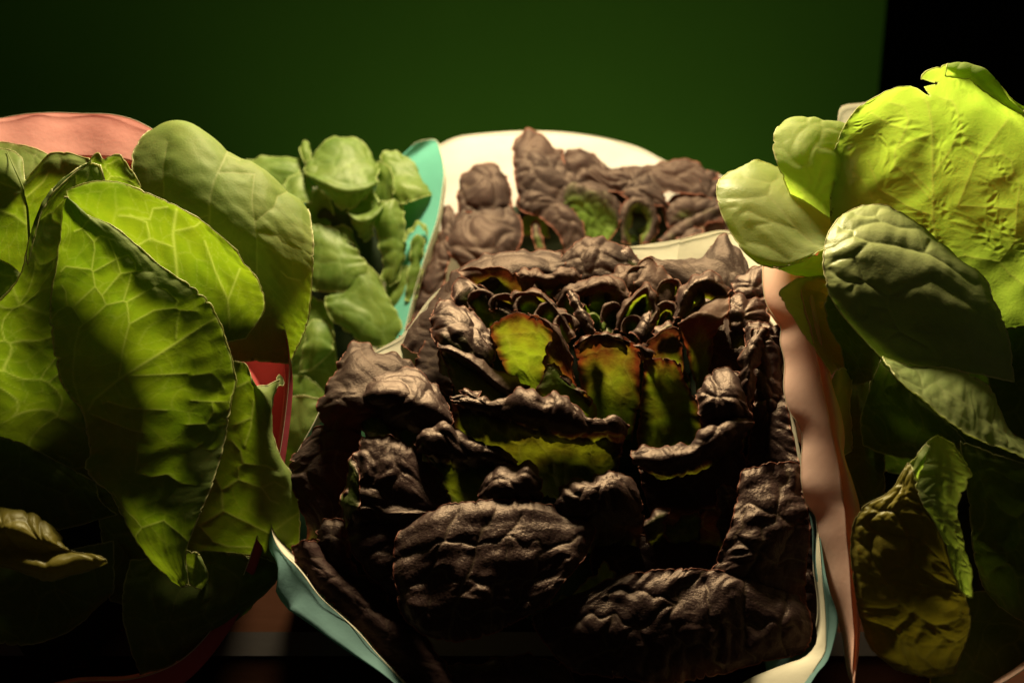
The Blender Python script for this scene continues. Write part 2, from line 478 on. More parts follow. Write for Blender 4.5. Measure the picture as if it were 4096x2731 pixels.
        if cut:
            lx = np.concatenate([px[0, :-1], px[:-1, -1], px[-1, :0:-1], px[:0:-1, 0]]); ly = np.concatenate([py[0, :-1], py[:-1, -1], py[-1, :0:-1], py[:0:-1, 0]])
            keep_i = np.ones(m, bool)
            for poly in cut:
                ins = np.zeros(m, bool)
                for (ax, ay), (bx, by) in zip(poly, poly[1:] + poly[:1]):
                    ins ^= ((ay > ly) != (by > ly)) & (lx < (bx - ax) * (ly - ay) / (by - ay + 1e-9) + ax)
                keep_i &= ~ins
            q = q[np.tile(keep_i, 6)]
        V.append(ring); Fs.append(q)
        A['vein'].append(np.zeros(6 * m)); A['edge'].append(np.full(6 * m, rimtint)); A['red'].append(np.tile(np.clip(rl + .2 * (rl > .02), 0, 1), 6))
        A['wear'].append(np.full(6 * m, wear * .5))
    V = np.concatenate(V) - np.asarray(base)
    me = mesh_from(name, V, np.concatenate(Fs), mat, {k: np.concatenate(a) for k, a in A.items()})
    o = put(name, me, parent)
    if label:
        o['label'] = label
    return o
LEAF_N = 0

def tube(name, parent, base, mat, pts, radii, segs=10, lift=0.0, attrs=None, sides=8):
    """a tapering round strand through points (x, y, z)"""
    pts = np.array([(*p, r) for p, r in zip(pts, radii)], float)
    n = segs * (len(pts) - 1) + 1
    c = curve(pts, np.linspace(0, 1, n))
    W = P(c[:, 0], c[:, 1], c[:, 2] + lift)
    T = np.gradient(W, axis=0); T /= np.linalg.norm(T, axis=1, keepdims=True)
    N = np.cross(T, FWD); N /= np.linalg.norm(N, axis=1, keepdims=True); B = np.cross(T, N)
    r = (c[:, 3] * PX)[:, None]
    V = np.stack([W + r * (math.cos(a) * N + math.sin(a) * B) for a in np.arange(sides) * 6.2832 / sides], 1).reshape(-1, 3)
    i, k = np.meshgrid(np.arange(n - 1), np.arange(sides), indexing='ij')
    Fq = np.stack([i * sides + k, i * sides + (k + 1) % sides, (i + 1) * sides + (k + 1) % sides, (i + 1) * sides + k], -1).reshape(-1, 4)
    nn = len(V)
    at = {'vein': np.ones(nn), 'edge': np.zeros(nn), 'red': np.zeros(nn), 'wear': np.zeros(nn)}
    at.update({k: np.full(nn, v) for k, v in (attrs or {}).items()})
    return put(name, mesh_from(name, V - np.asarray(base), Fq, mat, at), parent)

def shade_core(parent, base, c, r, mat, zoff=0):
    """added closed core inside the leaves, its dark colour filling gaps with painted shade"""
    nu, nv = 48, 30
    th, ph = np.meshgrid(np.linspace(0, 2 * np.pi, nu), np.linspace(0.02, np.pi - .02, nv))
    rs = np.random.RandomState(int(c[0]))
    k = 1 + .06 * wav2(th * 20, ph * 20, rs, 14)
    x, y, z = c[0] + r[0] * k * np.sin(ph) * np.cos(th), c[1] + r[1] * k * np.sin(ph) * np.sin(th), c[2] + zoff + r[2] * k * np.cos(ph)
    return put('shade_core', mesh_from('shade_core', P(x, y, z).reshape(-1, 3) - np.asarray(base), grid_faces(nv, nu), mat), parent)

def paper(name, parent, base, mat, rows, nu=260, nv=40, off=0.0, zoff=0.0, wob=0.18, seed=3, uniform=True, straight=False, fold=.45):
    rows = [[(p[0], p[1], p[2] + zoff) for p in r] for r in rows]
    G, s, tv = surface(rows, nu, nv, uniform, straight)
    rs = np.random.RandomState(seed)
    u, v = np.meshgrid(np.linspace(0, 1, nu), tv)
    G[..., 2] += off + wob * (wav2(G[..., 0], G[..., 1], rs, 60, 5) * 1.5 + wav2(G[..., 0], G[..., 1], rs, 22, 5) * .4)
    for _ in range(5):                   # soft creases of handled paper
        a = rs.uniform(0, 3.14); w_ = rs.uniform(35, 80)
        q = (G[..., 0] * math.cos(a) + G[..., 1] * math.sin(a)) / w_ + rs.uniform(0, 1)
        G[..., 2] += fold * w_ / 60 * np.abs((q % 1) * 2 - 1)
    W = P(G[..., 0], G[..., 1], G[..., 2])
    return put(name, mesh_from(name, W.reshape(-1, 3) - np.asarray(base), grid_faces(nv, nu), mat), parent)
def cone(rim, cx=None, cy=None, out=None, ink=.985, inner=None):
    """the loops a little below the rim of a paper cone, outside and inside it"""
    a = np.array(rim, float)
    c = np.array([a[:, 0].mean() if cx is None else cx, a[:, 1].mean() if cy is None else cy])
    ry = np.abs(a[:, 1] - c[1]).max()
    sk, inn = [], []
    for i, p in enumerate(rim):
        t = (p[1] - c[1]) / ry
        sk.append((*out[i], p[2] - 5) if out and i in out else (p[0] + (p[0] - c[0]) * .01, p[1] + 24, p[2] + 2 - 6 * t))
        inn.append((*inner[i][:2], p[2] + inner[i][2]) if inner and i in inner else
                   (c[0] + (p[0] - c[0]) * ink, c[1] + (p[1] - c[1]) * ink + 40 * max(0, -t), p[2] + (12 + 36 * t if t < -.4 else 60 + 70 * max(0, t))))
    return sk, inn
def pt(x, y, z):
    return P(np.array(float(x)), np.array(float(y)), np.array(float(z)))

# ---------------------------------------------------------------- the setting
def box(name, lo, hi, mat, bevel=0.0):
    x0, y0, z0 = lo; x1, y1, z1 = hi
    V = [(x, y, z) for x in (x0, x1) for y in (y0, y1) for z in (z0, z1)]
    Fq = [(0, 1, 3, 2), (4, 6, 7, 5), (0, 4, 5, 1), (2, 3, 7, 6), (0, 2, 6, 4), (1, 5, 7, 3)]
    o = put(name, mesh_from(name, V, Fq, mat, smooth=False))
    if bevel:
        m = o.modifiers.new('edge', 'BEVEL'); m.width, m.segments = bevel, 3
    return o
WALL_Y = 1.75
edge_x = 0.452
w = box('wall', (-1.6, WALL_Y, -0.6), (edge_x, WALL_Y + .03, 1.7), MAT['wall']); w['kind'] = 'structure'
w = box('wall_recess', (edge_x + .001, WALL_Y + .35, -0.6), (2.4, WALL_Y + .38, 1.7), MAT['black']); w['kind'] = 'structure'
def sheet(name, pts, mat, thick=.5):
    """sloping board: four corners and the same corners pushed back"""
    a = [pt(*p) for p in pts]; b = [pt(p[0], p[1], p[2] + thick) for p in pts]
    o = put(name, mesh_from(name, a + b, [(0, 1, 2, 3), (7, 6, 5, 4), (0, 4, 5, 1), (1, 5, 6, 2), (2, 6, 7, 3), (3, 7, 4, 0)], mat, smooth=False))
    o['kind'] = 'structure'
    return o
sheet('shelf_board', [(-420, 760, 40), (1450, 760, 40), (1450, 650, 68), (-420, 650, 68)], MAT['wood'])
sheet('shelf_rail', [(-420, 655, 56), (1450, 655, 56), (1450, 631, 62), (-420, 631, 62)], MAT['rail'])
sheet('shelf_back', [(-420, 638, 67), (1450, 638, 67), (1450, 330, 520), (-420, 330, 520)], MAT['wood'])

def sleeve(name, label, rim, skirt, inner, mat_out, mat_in, group, zoff=0, drop=150, shrink=.55, seed=3):
    """a paper cone round a head: outer face, lining, and the cut edge where the two meet"""
    rim, skirt, inner = [[(p[0], p[1], p[2] + zoff) for p in r] for r in (rim, skirt, inner)]
    c = np.mean(np.array(rim), 0)
    def low(r, k, dy, dz):
        return [(c[0] + (p[0] - c[0]) * k, c[1] + (p[1] - c[1]) * k + dy, p[2] + dz) for p in r]
    base = pt(c[0], c[1] + 60, c[2] + drop)
    e = thing(name, label, 'paper sleeve', base, group)
    under = [(p[0] + (p[0] - c[0]) * .01, p[1] + 10, p[2] + 12) for p in inner]
    paper('outer_face', e, base, mat_out, [rim, skirt, [(p[0] + (c[0] - p[0]) * .02, p[1] - 2, p[2] + 10) for p in skirt], under, low(under, .8, 58, drop + 10)], seed=seed, nv=90)
    ins = [(p[0] + (c[0] - p[0]) * .002, p[1] + (c[1] - p[1]) * .002, p[2]) for p in rim]
    paper('lining', e, base, mat_in, [ins, [(p[0] * .12 + q[0] * .88, p[1] * .12 + q[1] * .88, p[2] * .12 + q[2] * .88) for p, q in zip(rim, inner)], inner, [(p[0], p[1] + 2, p[2] + 16) for p in inner], low(inner, .955, 50, drop - 12)], seed=seed, nv=110, straight=True)
    R = np.array([(*p, .45) for p in rim])
    o = tube('cut_edge', e, base, MAT['cream'], [p[:3] for p in rim], [.3] * len(rim), segs=10)
    return e

# ---------------------------------------------------------------- large green head at the left
GH = 'heads of green lettuce'
B = pt(70, 560, 90)
head = thing('lettuce', 'large green butterhead lettuce at the left whose pale veined leaves fold over one another', 'lettuce', B, GH)
g = MAT['green']
def L(rows, **k):
    return leaf(head, B, k.pop('mat', g), rows, **k)
shade_core(head, B, (60, 450, 36), (110, 205, 40), MAT['shade_core'])
# big leaf folded over at the back
L([[(190, 374, 8), (235, 362, 2), (262, 361, -2), (289, 364, -2)], [(170, 325, 6), (215, 318, -2), (262, 318, -6), (301, 340, -4)],
   [(150, 260, 2), (200, 255, -8), (255, 262, -12), (309, 316, -6)], [(138, 200, -2), (185, 202, -12), (245, 222, -14), (313, 268, -4)],
   [(132, 157, 12), (180, 158, 4), (238, 182, 4), (313, 236, 8)], [(149, 131, 32), (172, 122.5, 36), (225, 149, 36), (284, 187, 36), (308, 210, 36)],
   [(160, 131, 50), (182, 127, 56), (232, 157, 56), (286, 195, 56), (304, 216, 54)], [(165, 150, 66), (190, 150, 74), (236, 175, 74), (285, 212, 70), (300, 232, 62)]],
  cell=40, amp=2.2, vw=.8, step=1.0, nmax=300, wear=.9, ripple=1.2,
  veins=[[(209, 300), (209, 228), (210.5, 196), (214, 181), (226.5, 154), (232, 140)], [(164, 196), (163, 167), (167.5, 141)], [(257, 300), (257, 243), (255, 221), (252, 202), (253.6, 175), (234.5, 172), (219, 172)],
         [(255, 221), (274, 207), (277.5, 196), (290, 190)], [(257, 232), (277.5, 236), (282, 242), (300, 250)], [(281, 271), (287, 277), (300, 280)], [(210, 215), (190, 220), (170, 214)], [(226, 154), (240, 160)]])
# cupped leaf lit from behind
L([[(130, 330, -22), (190, 347, -26), (246, 338, -26)], [(100, 270, -34), (180, 292, -40), (265, 306, -30)], [(80, 225, -46), (165, 242, -54), (255, 274, -40)],
   [(68, 200, -56), (132, 207, -64), (204, 229, -60), (244, 263, -48)], [(66, 190, -60), (84, 183, -64), (105, 180, -68), (158, 197, -70), (200, 219, -66), (237, 250, -54)]],
  cell=34, amp=1.8, ripple=1.6, wear=.7, veins=[[(180, 300), (173, 235), (176, 210)], [(176, 230), (195, 226), (200, 222)], [(173, 247), (150, 238), (128, 250)], [(120, 214), (150, 219), (153, 208), (167, 207)], [(230, 330), (228, 300), (240, 268)], [(228, 300), (215, 270), (205, 240)], [(150, 240), (147, 222), (130, 214)]])
# pale upright leaf behind it
L([[(98, 220, -20), (120, 222, -24), (150, 215, -24)], [(92, 186, -26), (118, 186, -32), (144, 194, -28)], [(89.5, 165, -28), (112, 168, -36), (138, 180, -32)],
   [(91, 158, -28), (98, 152.5, -28), (103.5, 159, -34), (109, 156, -36), (119, 154, -36), (127, 163, -34), (133, 173, -32)]], cell=26, amp=1.3, wear=1.0)
# long leaf whose rim curls down the left side
L([[(-30, 480, -20), (30, 492, -30), (104, 478, -30)], [(-20, 400, -40), (25, 405, -48), (88, 400, -40)], [(-14, 318, -64), (28, 322, -64), (70, 310, -48)],
   [(19, 276, -74), (43, 268, -64), (75, 250, -46)], [(33, 228, -70), (53, 218, -58), (95, 215, -44)], [(54, 188, -60), (74, 178, -50), (105, 185, -42)], [(76, 169.5, -50), (88, 163, -44), (100, 165, -40)]],
  cell=36, amp=1.8, rim=1.0)
L([[(53, 189, -62), (66, 176.5, -58), (77, 169.5, -54), (91, 162, -48)], [(49, 193, -66), (62, 179, -62), (76, 169, -56), (91, 161, -50)], [(38, 214, -72), (56, 190, -68), (74, 173, -58), (90, 163, -48)]], cell=0, step=1.0, rim=.5)
L([[(30, 250, -74), (34, 228, -74), (41, 209, -70), (54, 188, -62)], [(27, 258, -80), (30, 236, -80), (38, 212, -76), (52, 189, -66)], [(28, 266, -80), (34, 240, -80), (41, 214, -76), (54, 191, -66)]], cell=0, step=1.0, rim=.5)
# two lobed leaf at the frame edge
L([[(-40, 330, -6), (20, 330, -12), (60, 300, -16)], [(-40, 260, -14), (22, 262, -20), (46, 235, -24)], [(-40, 200, -20), (22, 205, -24), (60, 195, -32)],
   [(-40, 170, -14), (8, 168, -18), (25, 184, -20), (45, 170, -28), (90, 168, -32)], [(-40, 149, 6), (5, 148.5, 4), (20, 155, -2), (26, 180, -14), (38, 165, -18), (50, 153, -20), (62, 152, -22), (90, 158.5, -28)]],
  cell=34, amp=2.2, veins=[[(29, 240), (29, 233), (24, 190), (14, 165), (7, 152)], [(24, 192), (10, 186), (-6, 180)], [(28, 225), (14, 215), (-6, 208)], [(27, 197), (43, 182), (49, 172)], [(65, 175), (60, 158)]], vw=1.0)
tube('midrib', head, B, g, [(30, 262, -24), (29, 233, -28), (24, 191, -24), (13, 165, -20), (7, 151, -2)], [1.6, 1.4, 1.1, .7, .4])
L([[(-40, 232, 6), (20, 232, 4), (60, 222, 2)], [(-40, 180, 4), (20, 181, 4), (52, 177, 4)], [(-40, 141, 30), (10, 142.5, 30), (35, 148, 28), (53, 157, 26)]], cell=30, amp=1.5)
L([[(-40, 312, -34), (0, 312, -36), (32, 300, -34)], [(-40, 282, -38), (0, 281, -42), (26, 281, -38)], [(-40, 254, -36), (0, 259.5, -40), (10, 264, -40), (22, 274, -36)]], cell=22, amp=1.2)
# front leaf with the branching veins
L([[(65, 196.5, -100), (57, 261, -94), (50, 305, -90), (54, 350, -84), (63, 386, -74), (82, 412, -62), (87, 432, -58), (90, 448, -62), (86, 470, -84), (109, 492, -100), (131, 531, -116), (154, 563, -124), (182, 586, -128)],
   [(66, 196.5, -101), (74, 225, -102), (84, 265, -104), (96, 310, -102), (108, 350, -98), (122, 385, -96), (128, 415, -92), (130, 440, -96), (130, 470, -112), (136, 505, -124), (150, 540, -130), (184, 586, -130)],
   [(67, 197, -102), (80, 210, -104), (107, 240, -108), (140, 285, -112), (160, 330, -112), (180, 370, -112), (184, 405, -114), (184, 440, -116), (180, 470, -122), (172, 510, -130), (172, 545, -132), (186, 586, -130)],
   [(67, 198, -100), (75.5, 208.5, -100), (108, 223, -102), (163, 267, -102), (209, 301, -98), (229, 348, -92), (236, 380, -86), (231, 405, -86), (226, 435, -92), (218, 466, -102), (208, 495, -114), (196, 523, -122), (186, 552, -128), (188, 585, -128)]],
  cell=40, amp=2.2, ripple=1.0, step=.85, nmax=400, vw=.75, seed=11, wear=.55, label='front leaf with a branching net of pale veins',
  veins=[[(88, 410), (94, 399), (120, 378), (163, 351), (200, 327.5), (215, 318)], [(84, 412), (79, 399), (72.7, 377), (72.7, 365), (75.6, 346), (79.4, 328), (83, 324), (93.7, 316), (106, 304.5), (123, 300.7), (127, 301.6), (155, 286), (166.4, 290), (178, 301), (175, 307.4), (180, 310), (197, 311)],
         [(106, 304.5), (102, 295), (95.6, 286), (93, 271), (91, 269), (66, 266), (61, 271)], [(102, 295), (120.5, 273), (136, 271), (151, 271.5)], [(120.5, 273), (116.7, 258.6), (113.8, 250), (108, 238)], [(116.7, 258.6), (94, 271)], [(116.7, 258.6), (128, 255), (135, 262), (136, 271)],
         [(92, 269), (94.7, 250), (93.7, 241.6), (83, 228), (74.6, 231)], [(93.7, 241.6), (100, 235), (110, 238)], [(83, 228), (90, 218)], [(127, 301.6), (129, 323.6), (122.4, 353), (119, 377)], [(129, 323.6), (154, 310), (175, 307.4)], [(83, 323), (72.7, 307), (67, 305), (66.5, 292), (62, 285)], [(67, 305), (57.4, 311), (51.6, 319)], [(72.7, 307), (95.6, 286)],
         [(124, 300), (129, 283.5), (131, 274)], [(155, 286), (158, 275)], [(176, 338), (177, 321.7), (180, 310)], [(131, 375), (163, 374), (187, 373)], [(107, 401), (131, 408), (167, 409.6)], [(90, 413), (132, 429.6), (145, 432.5)], [(135, 471.7), (151, 476.5), (167, 473.6), (181.7, 483), (196, 484.6)], [(135, 471.7), (137.7, 452.6)],
         [(113, 492), (130, 514), (141.6, 527), (135, 537)], [(141.6, 527), (164.5, 519.6)], [(212, 373), (220, 382), (224, 388)], [(212, 373), (192, 375)], [(191, 400), (212, 401), (232, 401.5)], [(212, 401), (214, 412), (206.6, 423.5), (186.5, 424)], [(206, 423), (211, 431)], [(202, 443), (195, 448), (215, 450)], [(164, 520), (188, 540)]])
L([[(187, 549, -126), (181, 571, -128), (187, 584, -130)], [(197, 552, -118), (197, 572, -112), (195, 587, -108)], [(200, 555, -104), (208, 575, -96), (207, 590, -90)]], cell=20, amp=.8)
# notched leaf in front of the pink paper
L([[(214, 366, -44), (203, 420, -46), (190, 490, -52), (180, 545, -58), (184, 554, -60)], [(238, 361, -54), (239, 420, -56), (245, 480, -66), (240, 530, -68), (226, 552.5, -66)],
   [(248, 366, -56), (252, 385, -58), (257, 430, -64), (268, 480, -70), (274, 530, -70), (258, 556, -66)], [(257, 386, -58), (264, 392, -62), (267, 430, -62), (286, 490, -66), (288, 540, -66), (279, 564, -62)],
   [(281, 378, -40), (274, 395, -46), (272.5, 430, -50), (280, 456, -54), (290, 471, -56), (298, 501, -58), (300, 520, -58), (298, 549, -58), (294, 566, -56)]],
  cell=38, amp=2.0, step=1.3, wear=.8,
  veins=[[(239, 479), (222, 490), (223, 510), (200, 525)], [(222, 490), (215, 477)], [(223, 510), (270.6, 533), (275, 544), (284.5, 564)], [(239, 479), (262, 487), (270.6, 500), (279, 503)], [(262, 487), (274.5, 481), (285, 487)], [(270.6, 533), (291, 517), (299, 512)], [(277, 547), (292.6, 542)], [(200, 525), (213, 541), (229, 546), (250, 546)],
         [(239, 479), (239, 467), (243, 463), (266, 465), (276, 470)], [(243, 463), (241, 451), (232, 440)], [(252, 417), (251, 428), (245, 445)], [(236, 387), (248.6, 381)], [(254, 400), (252, 417)], [(252, 417), (236, 424)]])
L([[(276, 377, -38), (279, 374, -30), (282, 376, -24)], [(275, 383, -40), (280, 381, -34), (284, 382, -26)], [(274, 388, -42), (279, 385, -38), (283, 386, -32)]], cell=0, step=.8, ripple=.2)
# low curled leaf at the left edge
L([[(-30, 502, -86), (10, 514, -88), (40, 526, -86), (62, 545, -84)], [(-30, 503, -104), (12, 510, -106), (46, 523, -106), (64, 545, -104)], [(-30, 525, -126), (10, 528, -128), (40, 538, -124), (70, 550, -114)],
   [(-30, 546, -116), (19, 550, -118), (45, 554, -116), (66, 551, -112), (95, 555, -108)], [(-30, 558, -126), (15, 562, -130), (50, 568, -128), (75, 560, -120), (106, 559, -112)], [(-30, 566, -120), (20, 570, -124), (41, 580, -122), (75, 574, -118), (108, 563, -110)]],
  cell=26, amp=3.0, wear=.8, step=1.2, zoff=-60, mat=MAT['olive'])
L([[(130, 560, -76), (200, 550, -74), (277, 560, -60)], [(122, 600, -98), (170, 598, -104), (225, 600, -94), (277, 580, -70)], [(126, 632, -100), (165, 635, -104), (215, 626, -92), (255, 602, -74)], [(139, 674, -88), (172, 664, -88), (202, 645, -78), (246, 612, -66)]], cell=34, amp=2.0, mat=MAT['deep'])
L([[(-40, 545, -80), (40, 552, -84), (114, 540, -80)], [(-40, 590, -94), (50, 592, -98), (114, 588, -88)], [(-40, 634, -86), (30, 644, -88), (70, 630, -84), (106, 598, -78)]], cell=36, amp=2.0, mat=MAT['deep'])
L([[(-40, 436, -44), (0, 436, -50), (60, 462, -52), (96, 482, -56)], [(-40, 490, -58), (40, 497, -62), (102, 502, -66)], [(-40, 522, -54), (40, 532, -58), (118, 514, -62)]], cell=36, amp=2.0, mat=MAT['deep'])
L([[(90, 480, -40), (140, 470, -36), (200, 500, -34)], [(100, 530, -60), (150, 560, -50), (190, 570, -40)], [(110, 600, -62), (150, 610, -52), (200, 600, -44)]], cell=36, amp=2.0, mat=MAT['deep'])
L([[(-40, 260, 10), (20, 250, 6), (90, 240, 4)], [(-40, 350, 0), (20, 345, -6), (100, 350, -6)], [(-40, 450, -10), (20, 450, -16), (110, 450, -14)]], cell=34, amp=1.6, step=2.2, mat=MAT['deep'])  # filler leaf added to cut the light reaching the leaf in front
PAPER = 'paper sleeves round the lettuce heads'
rim = [(-100, 130, 40), (-40, 122, 50), (0, 118, 55), (24, 114, 56), (50, 112.4, 56), (86, 113.4, 54), (110, 114, 50), (134, 119.6, 44), (151, 128, 38), (205, 180, 20), (262, 270, 2), (290, 362, -16), (289, 380, -22), (285, 418, -34), (279, 457, -46), (262, 520, -66), (225, 610, -88), (172, 665, -104), (136, 677.5, -110), (77, 681, -112), (0, 700, -112), (-90, 690, -100), (-170, 560, -60), (-190, 400, -20), (-160, 230, 20), (-100, 130, 40)]
sk, inn = cone(rim, 50, 400)
sleeve('paper_sleeve', 'pink paper sleeve standing up behind the big green lettuce at the left', rim, sk, inn, MAT['red'], MAT['pink'], PAPER)

# ---------------------------------------------------------------- green head at the right
B = pt(930, 560, 60)
head = thing('lettuce', 'bright yellow green lettuce at the right, tallest of all, with a glowing blistered leaf', 'lettuce', B, GH)
g = MAT['bright']
shade_core(head, B, (985, 480, 30), (135, 190, 40), MAT['shade_core'])
L([[(872, 345, -60), (930, 352, -60), (990, 372, -64), (1064, 382, -60)], [(838, 262, -56), (880, 265, -60), (935, 262, -56), (990, 272, -56), (1078, 282, -54)],
   [(830, 210, -48), (862, 202, -52), (905, 200, -48), (932, 200, -46), (958, 198, -44), (985, 205, -44), (1030, 215, -46), (1096, 222, -44)],
   [(833, 155, -40), (868, 152, -42), (905, 158, -38), (932, 155, -40), (960, 152, -37), (977, 158, -38), (1020, 168, -40), (1106, 172, -38)],
   [(846, 122.7, -36), (882, 118, -36), (930, 118, -38), (960, 112, -36), (988, 112, -38), (1030, 135, -40), (1096, 146, -38)],
   [(859, 106, -38), (878, 96, -40), (895, 90, -42), (911, 86, -42), (926, 90, -40), (945, 78, -42), (970, 82, -46), (1003, 100, -46), (1040, 115, -42), (1072, 126, -38)],
   [(860, 105, -39), (878, 95.5, -42), (888, 90, -44), (909, 86, -46), (919, 84, -44), (922, 75, -44), (937, 66.5, -46), (958, 63.2, -46), (976, 67.5, -48), (998, 83, -46), (1024, 110, -42), (1054, 118, -38)]],
  cell=30, amp=1.1, crease=.3, puck=(9, 1.15), nmax=420, step=.75, label='glowing yellow green leaf blistered all over and torn at its top', ripple=1.2, vw=1.1, wear=.9, seed=5, cut=([(904, 68), (920, 78.2), (928, 81), (938, 83), (929, 85.2), (923, 86.2), (930, 96), (924, 93), (917, 87.5), (911, 85.6)],),
  veins=[[(934, 262), (933, 193), (932, 126), (928, 103), (923.5, 97)], [(931, 198), (915, 183), (895, 165), (895, 149.5), (906, 129), (909, 117), (904, 106), (891, 102.6)], [(895, 149.5), (912, 140), (930, 134)], [(850, 160), (850, 169.6), (865, 184), (873, 199), (885, 220)], [(958, 205), (976, 160), (1007.6, 120)], [(976, 160), (965, 140), (956, 108), (952, 100.7), (939, 97)],
         [(978, 158), (1003, 154), (1012, 161), (1014, 175), (1020, 184), (1018, 199), (1017, 208.6), (1016, 240), (999, 262), (1009.6, 274.6), (1024, 284)], [(997, 178), (1014, 175)], [(960, 205.7), (1017, 208.6)], [(933, 175), (950, 150), (960, 130)], [(933, 215), (905, 205), (880, 190), (868, 160)], [(999, 262), (965, 255), (940, 262)], [(906, 129), (890, 125), (870, 112)], [(933, 193), (912, 172)]])
L([[(945, 76, -48), (970, 81, -50), (990, 96, -52), (1008, 107, -50), (1024, 117, -46)], [(946, 68, -52), (970, 73, -55), (990, 88, -55), (1007, 102, -52), (1024, 112, -48)],
   [(947, 63.5, -48), (962, 62.5, -48), (978, 67.5, -49), (999, 83, -49), (1008, 98, -46), (1024, 110, -44)], [(950, 66, -40), (964, 66, -38), (980, 72, -38), (998, 88, -38), (1008, 102, -40), (1022, 112, -42)]], cell=18, amp=1.0, step=1.0)
L([[(802, 218, -30), (828, 228, -30), (855, 235, -30)], [(779, 168, -42), (810, 172, -50), (850, 176, -40)], [(773, 148, -34), (805, 147, -44), (848, 150, -36)], [(776.5, 128, -18), (786, 121, -16), (812, 120, -18), (828, 122, -20), (848, 124, -22)], [(782, 127, 4), (800, 124, 6), (848, 128, 0)]], cell=28, amp=2.4, step=1.6)
L([[(744, 166, -12), (756, 160, -8), (775, 166, -8), (810, 187, -8), (850, 214, -18)], [(728, 173, -24), (754, 170, -24), (786, 182, -24), (838, 224, -34)], [(716.5, 188, -48), (745, 192, -56), (790, 212, -60), (836, 234, -56)], [(719, 207, -60), (748, 214, -70), (790, 232, -74), (832, 241, -66)],
   [(731, 233, -72), (760, 237, -80), (795, 248, -84), (829, 245, -74)], [(749, 256, -84), (763, 262, -90), (795, 262, -92), (826, 248, -80)], [(759, 264.5, -88), (775, 266.8, -92), (793, 264, -92), (808, 257, -88), (825, 248.5, -82)]],
  cell=36, amp=1.6, step=1.2, wear=.5, seed=21, veins=[[(826, 256), (818, 247.5), (797.6, 229), (768, 195), (771, 183), (777.5, 178.6)], [(771, 183), (744, 177.7)], [(768, 195), (749, 198), (728, 198)], [(797.6, 229), (772, 221.7), (748, 210), (741, 214)], [(772, 221.7), (755.5, 225.5)], [(827, 211), (802, 199), (788, 193)], [(789, 259), (766, 245.6), (749, 242.7)], [(735, 207), (722, 209)]])
L([[(763, 265.5, -88), (780, 267, -90), (797, 262.5, -88), (826, 248.5, -80)], [(775, 267.5, -82), (790, 271, -80), (810, 270, -76), (828, 262, -72)], [(785, 270, -66), (798, 275, -62), (812, 277.5, -60), (830, 278, -56)]], cell=18, amp=.6, step=1.1, vein_amt=.8)
L([[(843, 214, -70), (856, 208, -64), (872, 204, -62), (888, 206, -60), (905, 215, -58), (927, 230, -58), (946, 250, -54)], [(831, 228, -88), (858, 220, -88), (900, 230, -86), (935, 246, -78), (960, 262, -64)], [(824, 248, -102), (855, 245, -112), (900, 258, -110), (950, 272, -98), (984, 276, -76)],
   [(823.5, 270, -112), (860, 272, -124), (905, 285, -124), (955, 300, -114), (993, 298, -86)], [(831, 298, -120), (866, 306, -132), (910, 320, -132), (960, 325, -120), (1004, 322, -92)], [(853, 327, -126), (886, 337, -136), (925, 345, -136), (968, 350, -124), (1011, 352, -96)], [(882, 358, -126), (905, 363, -134), (945, 369, -134), (977, 374, -124), (1014, 382, -100)]],
  cell=34, amp=2.6, crease=.14, step=1.2, seed=9, wear=.35, vw=.9, veins=[[(854.6, 215), (875.6, 215.8), (879.5, 208)], [(875.6, 215.8), (881, 221.5), (898.6, 227.7), (919.6, 229.6), (935, 240)], [(881, 221.5), (861, 224), (852.7, 229.6), (842, 228.7), (837, 224)], [(852.7, 229.6), (853.6, 236), (834.5, 248)], [(853.6, 236), (869, 242), (893, 245), (908, 248), (924, 253), (929, 242)], [(869, 242), (853.6, 257.4), (838, 260), (826, 266)],
         [(853.6, 257.4), (860, 270), (865, 282), (855.6, 283), (851.7, 290)], [(855.6, 283), (846, 281), (836.4, 275.6), (830, 269)], [(888, 295.6), (887.6, 308), (867, 305), (865, 315)], [(888, 295.6), (931, 279.4), (958, 295.6), (975, 310)], [(865, 282), (888, 295.6)], [(899.6, 331), (885, 338.7)], [(899.6, 331), (924, 345)], [(888, 308), (899.6, 331)], [(924, 253), (950, 268), (975, 285)]], mat=MAT['thick'])  # shadow from the leaf above is put into this material
L([[(882, 357, -118), (910, 366, -112), (948, 367, -104), (988, 385, -98), (1010, 430, -110), (1034, 448, -114)], [(887, 364, -134), (914, 381, -138), (954, 398, -136), (986, 420, -132), (1012, 440, -128), (1036, 457, -128)], [(895, 374, -144), (903, 384, -148), (918, 395, -152), (937, 412, -156), (953, 424.6, -158), (977, 439, -154), (1001, 447.6, -144), (1024, 457, -140), (1040, 466, -140)]], cell=26, amp=1.5, step=1.2, zoff=-36)
L([[(798, 278, -52), (812, 276, -44), (838, 271, -30)], [(779, 292, -62), (805, 289, -46), (842, 292, -26)], [(786, 306, -64), (808, 305, -48), (845, 315, -28)], [(799, 327, -68), (817, 327, -54), (852, 340, -32)], [(816, 351, -72), (828, 350, -62), (854, 360, -38)], [(832, 374, -74), (838, 368, -68), (850, 376, -56)]], cell=24, amp=.8, step=1.1, wear=.4, zoff=-22)
L([[(826, 386, -70), (832, 378, -70), (840, 367, -72), (853, 374, -62)], [(824, 402, -74), (838, 400, -78), (850, 405, -62)], [(826, 425, -66), (840, 425, -68), (852, 425, -56)], [(830, 455, -56), (842, 455, -56), (853, 450, -50)]], cell=18, amp=.8, step=1.1, zoff=-22)
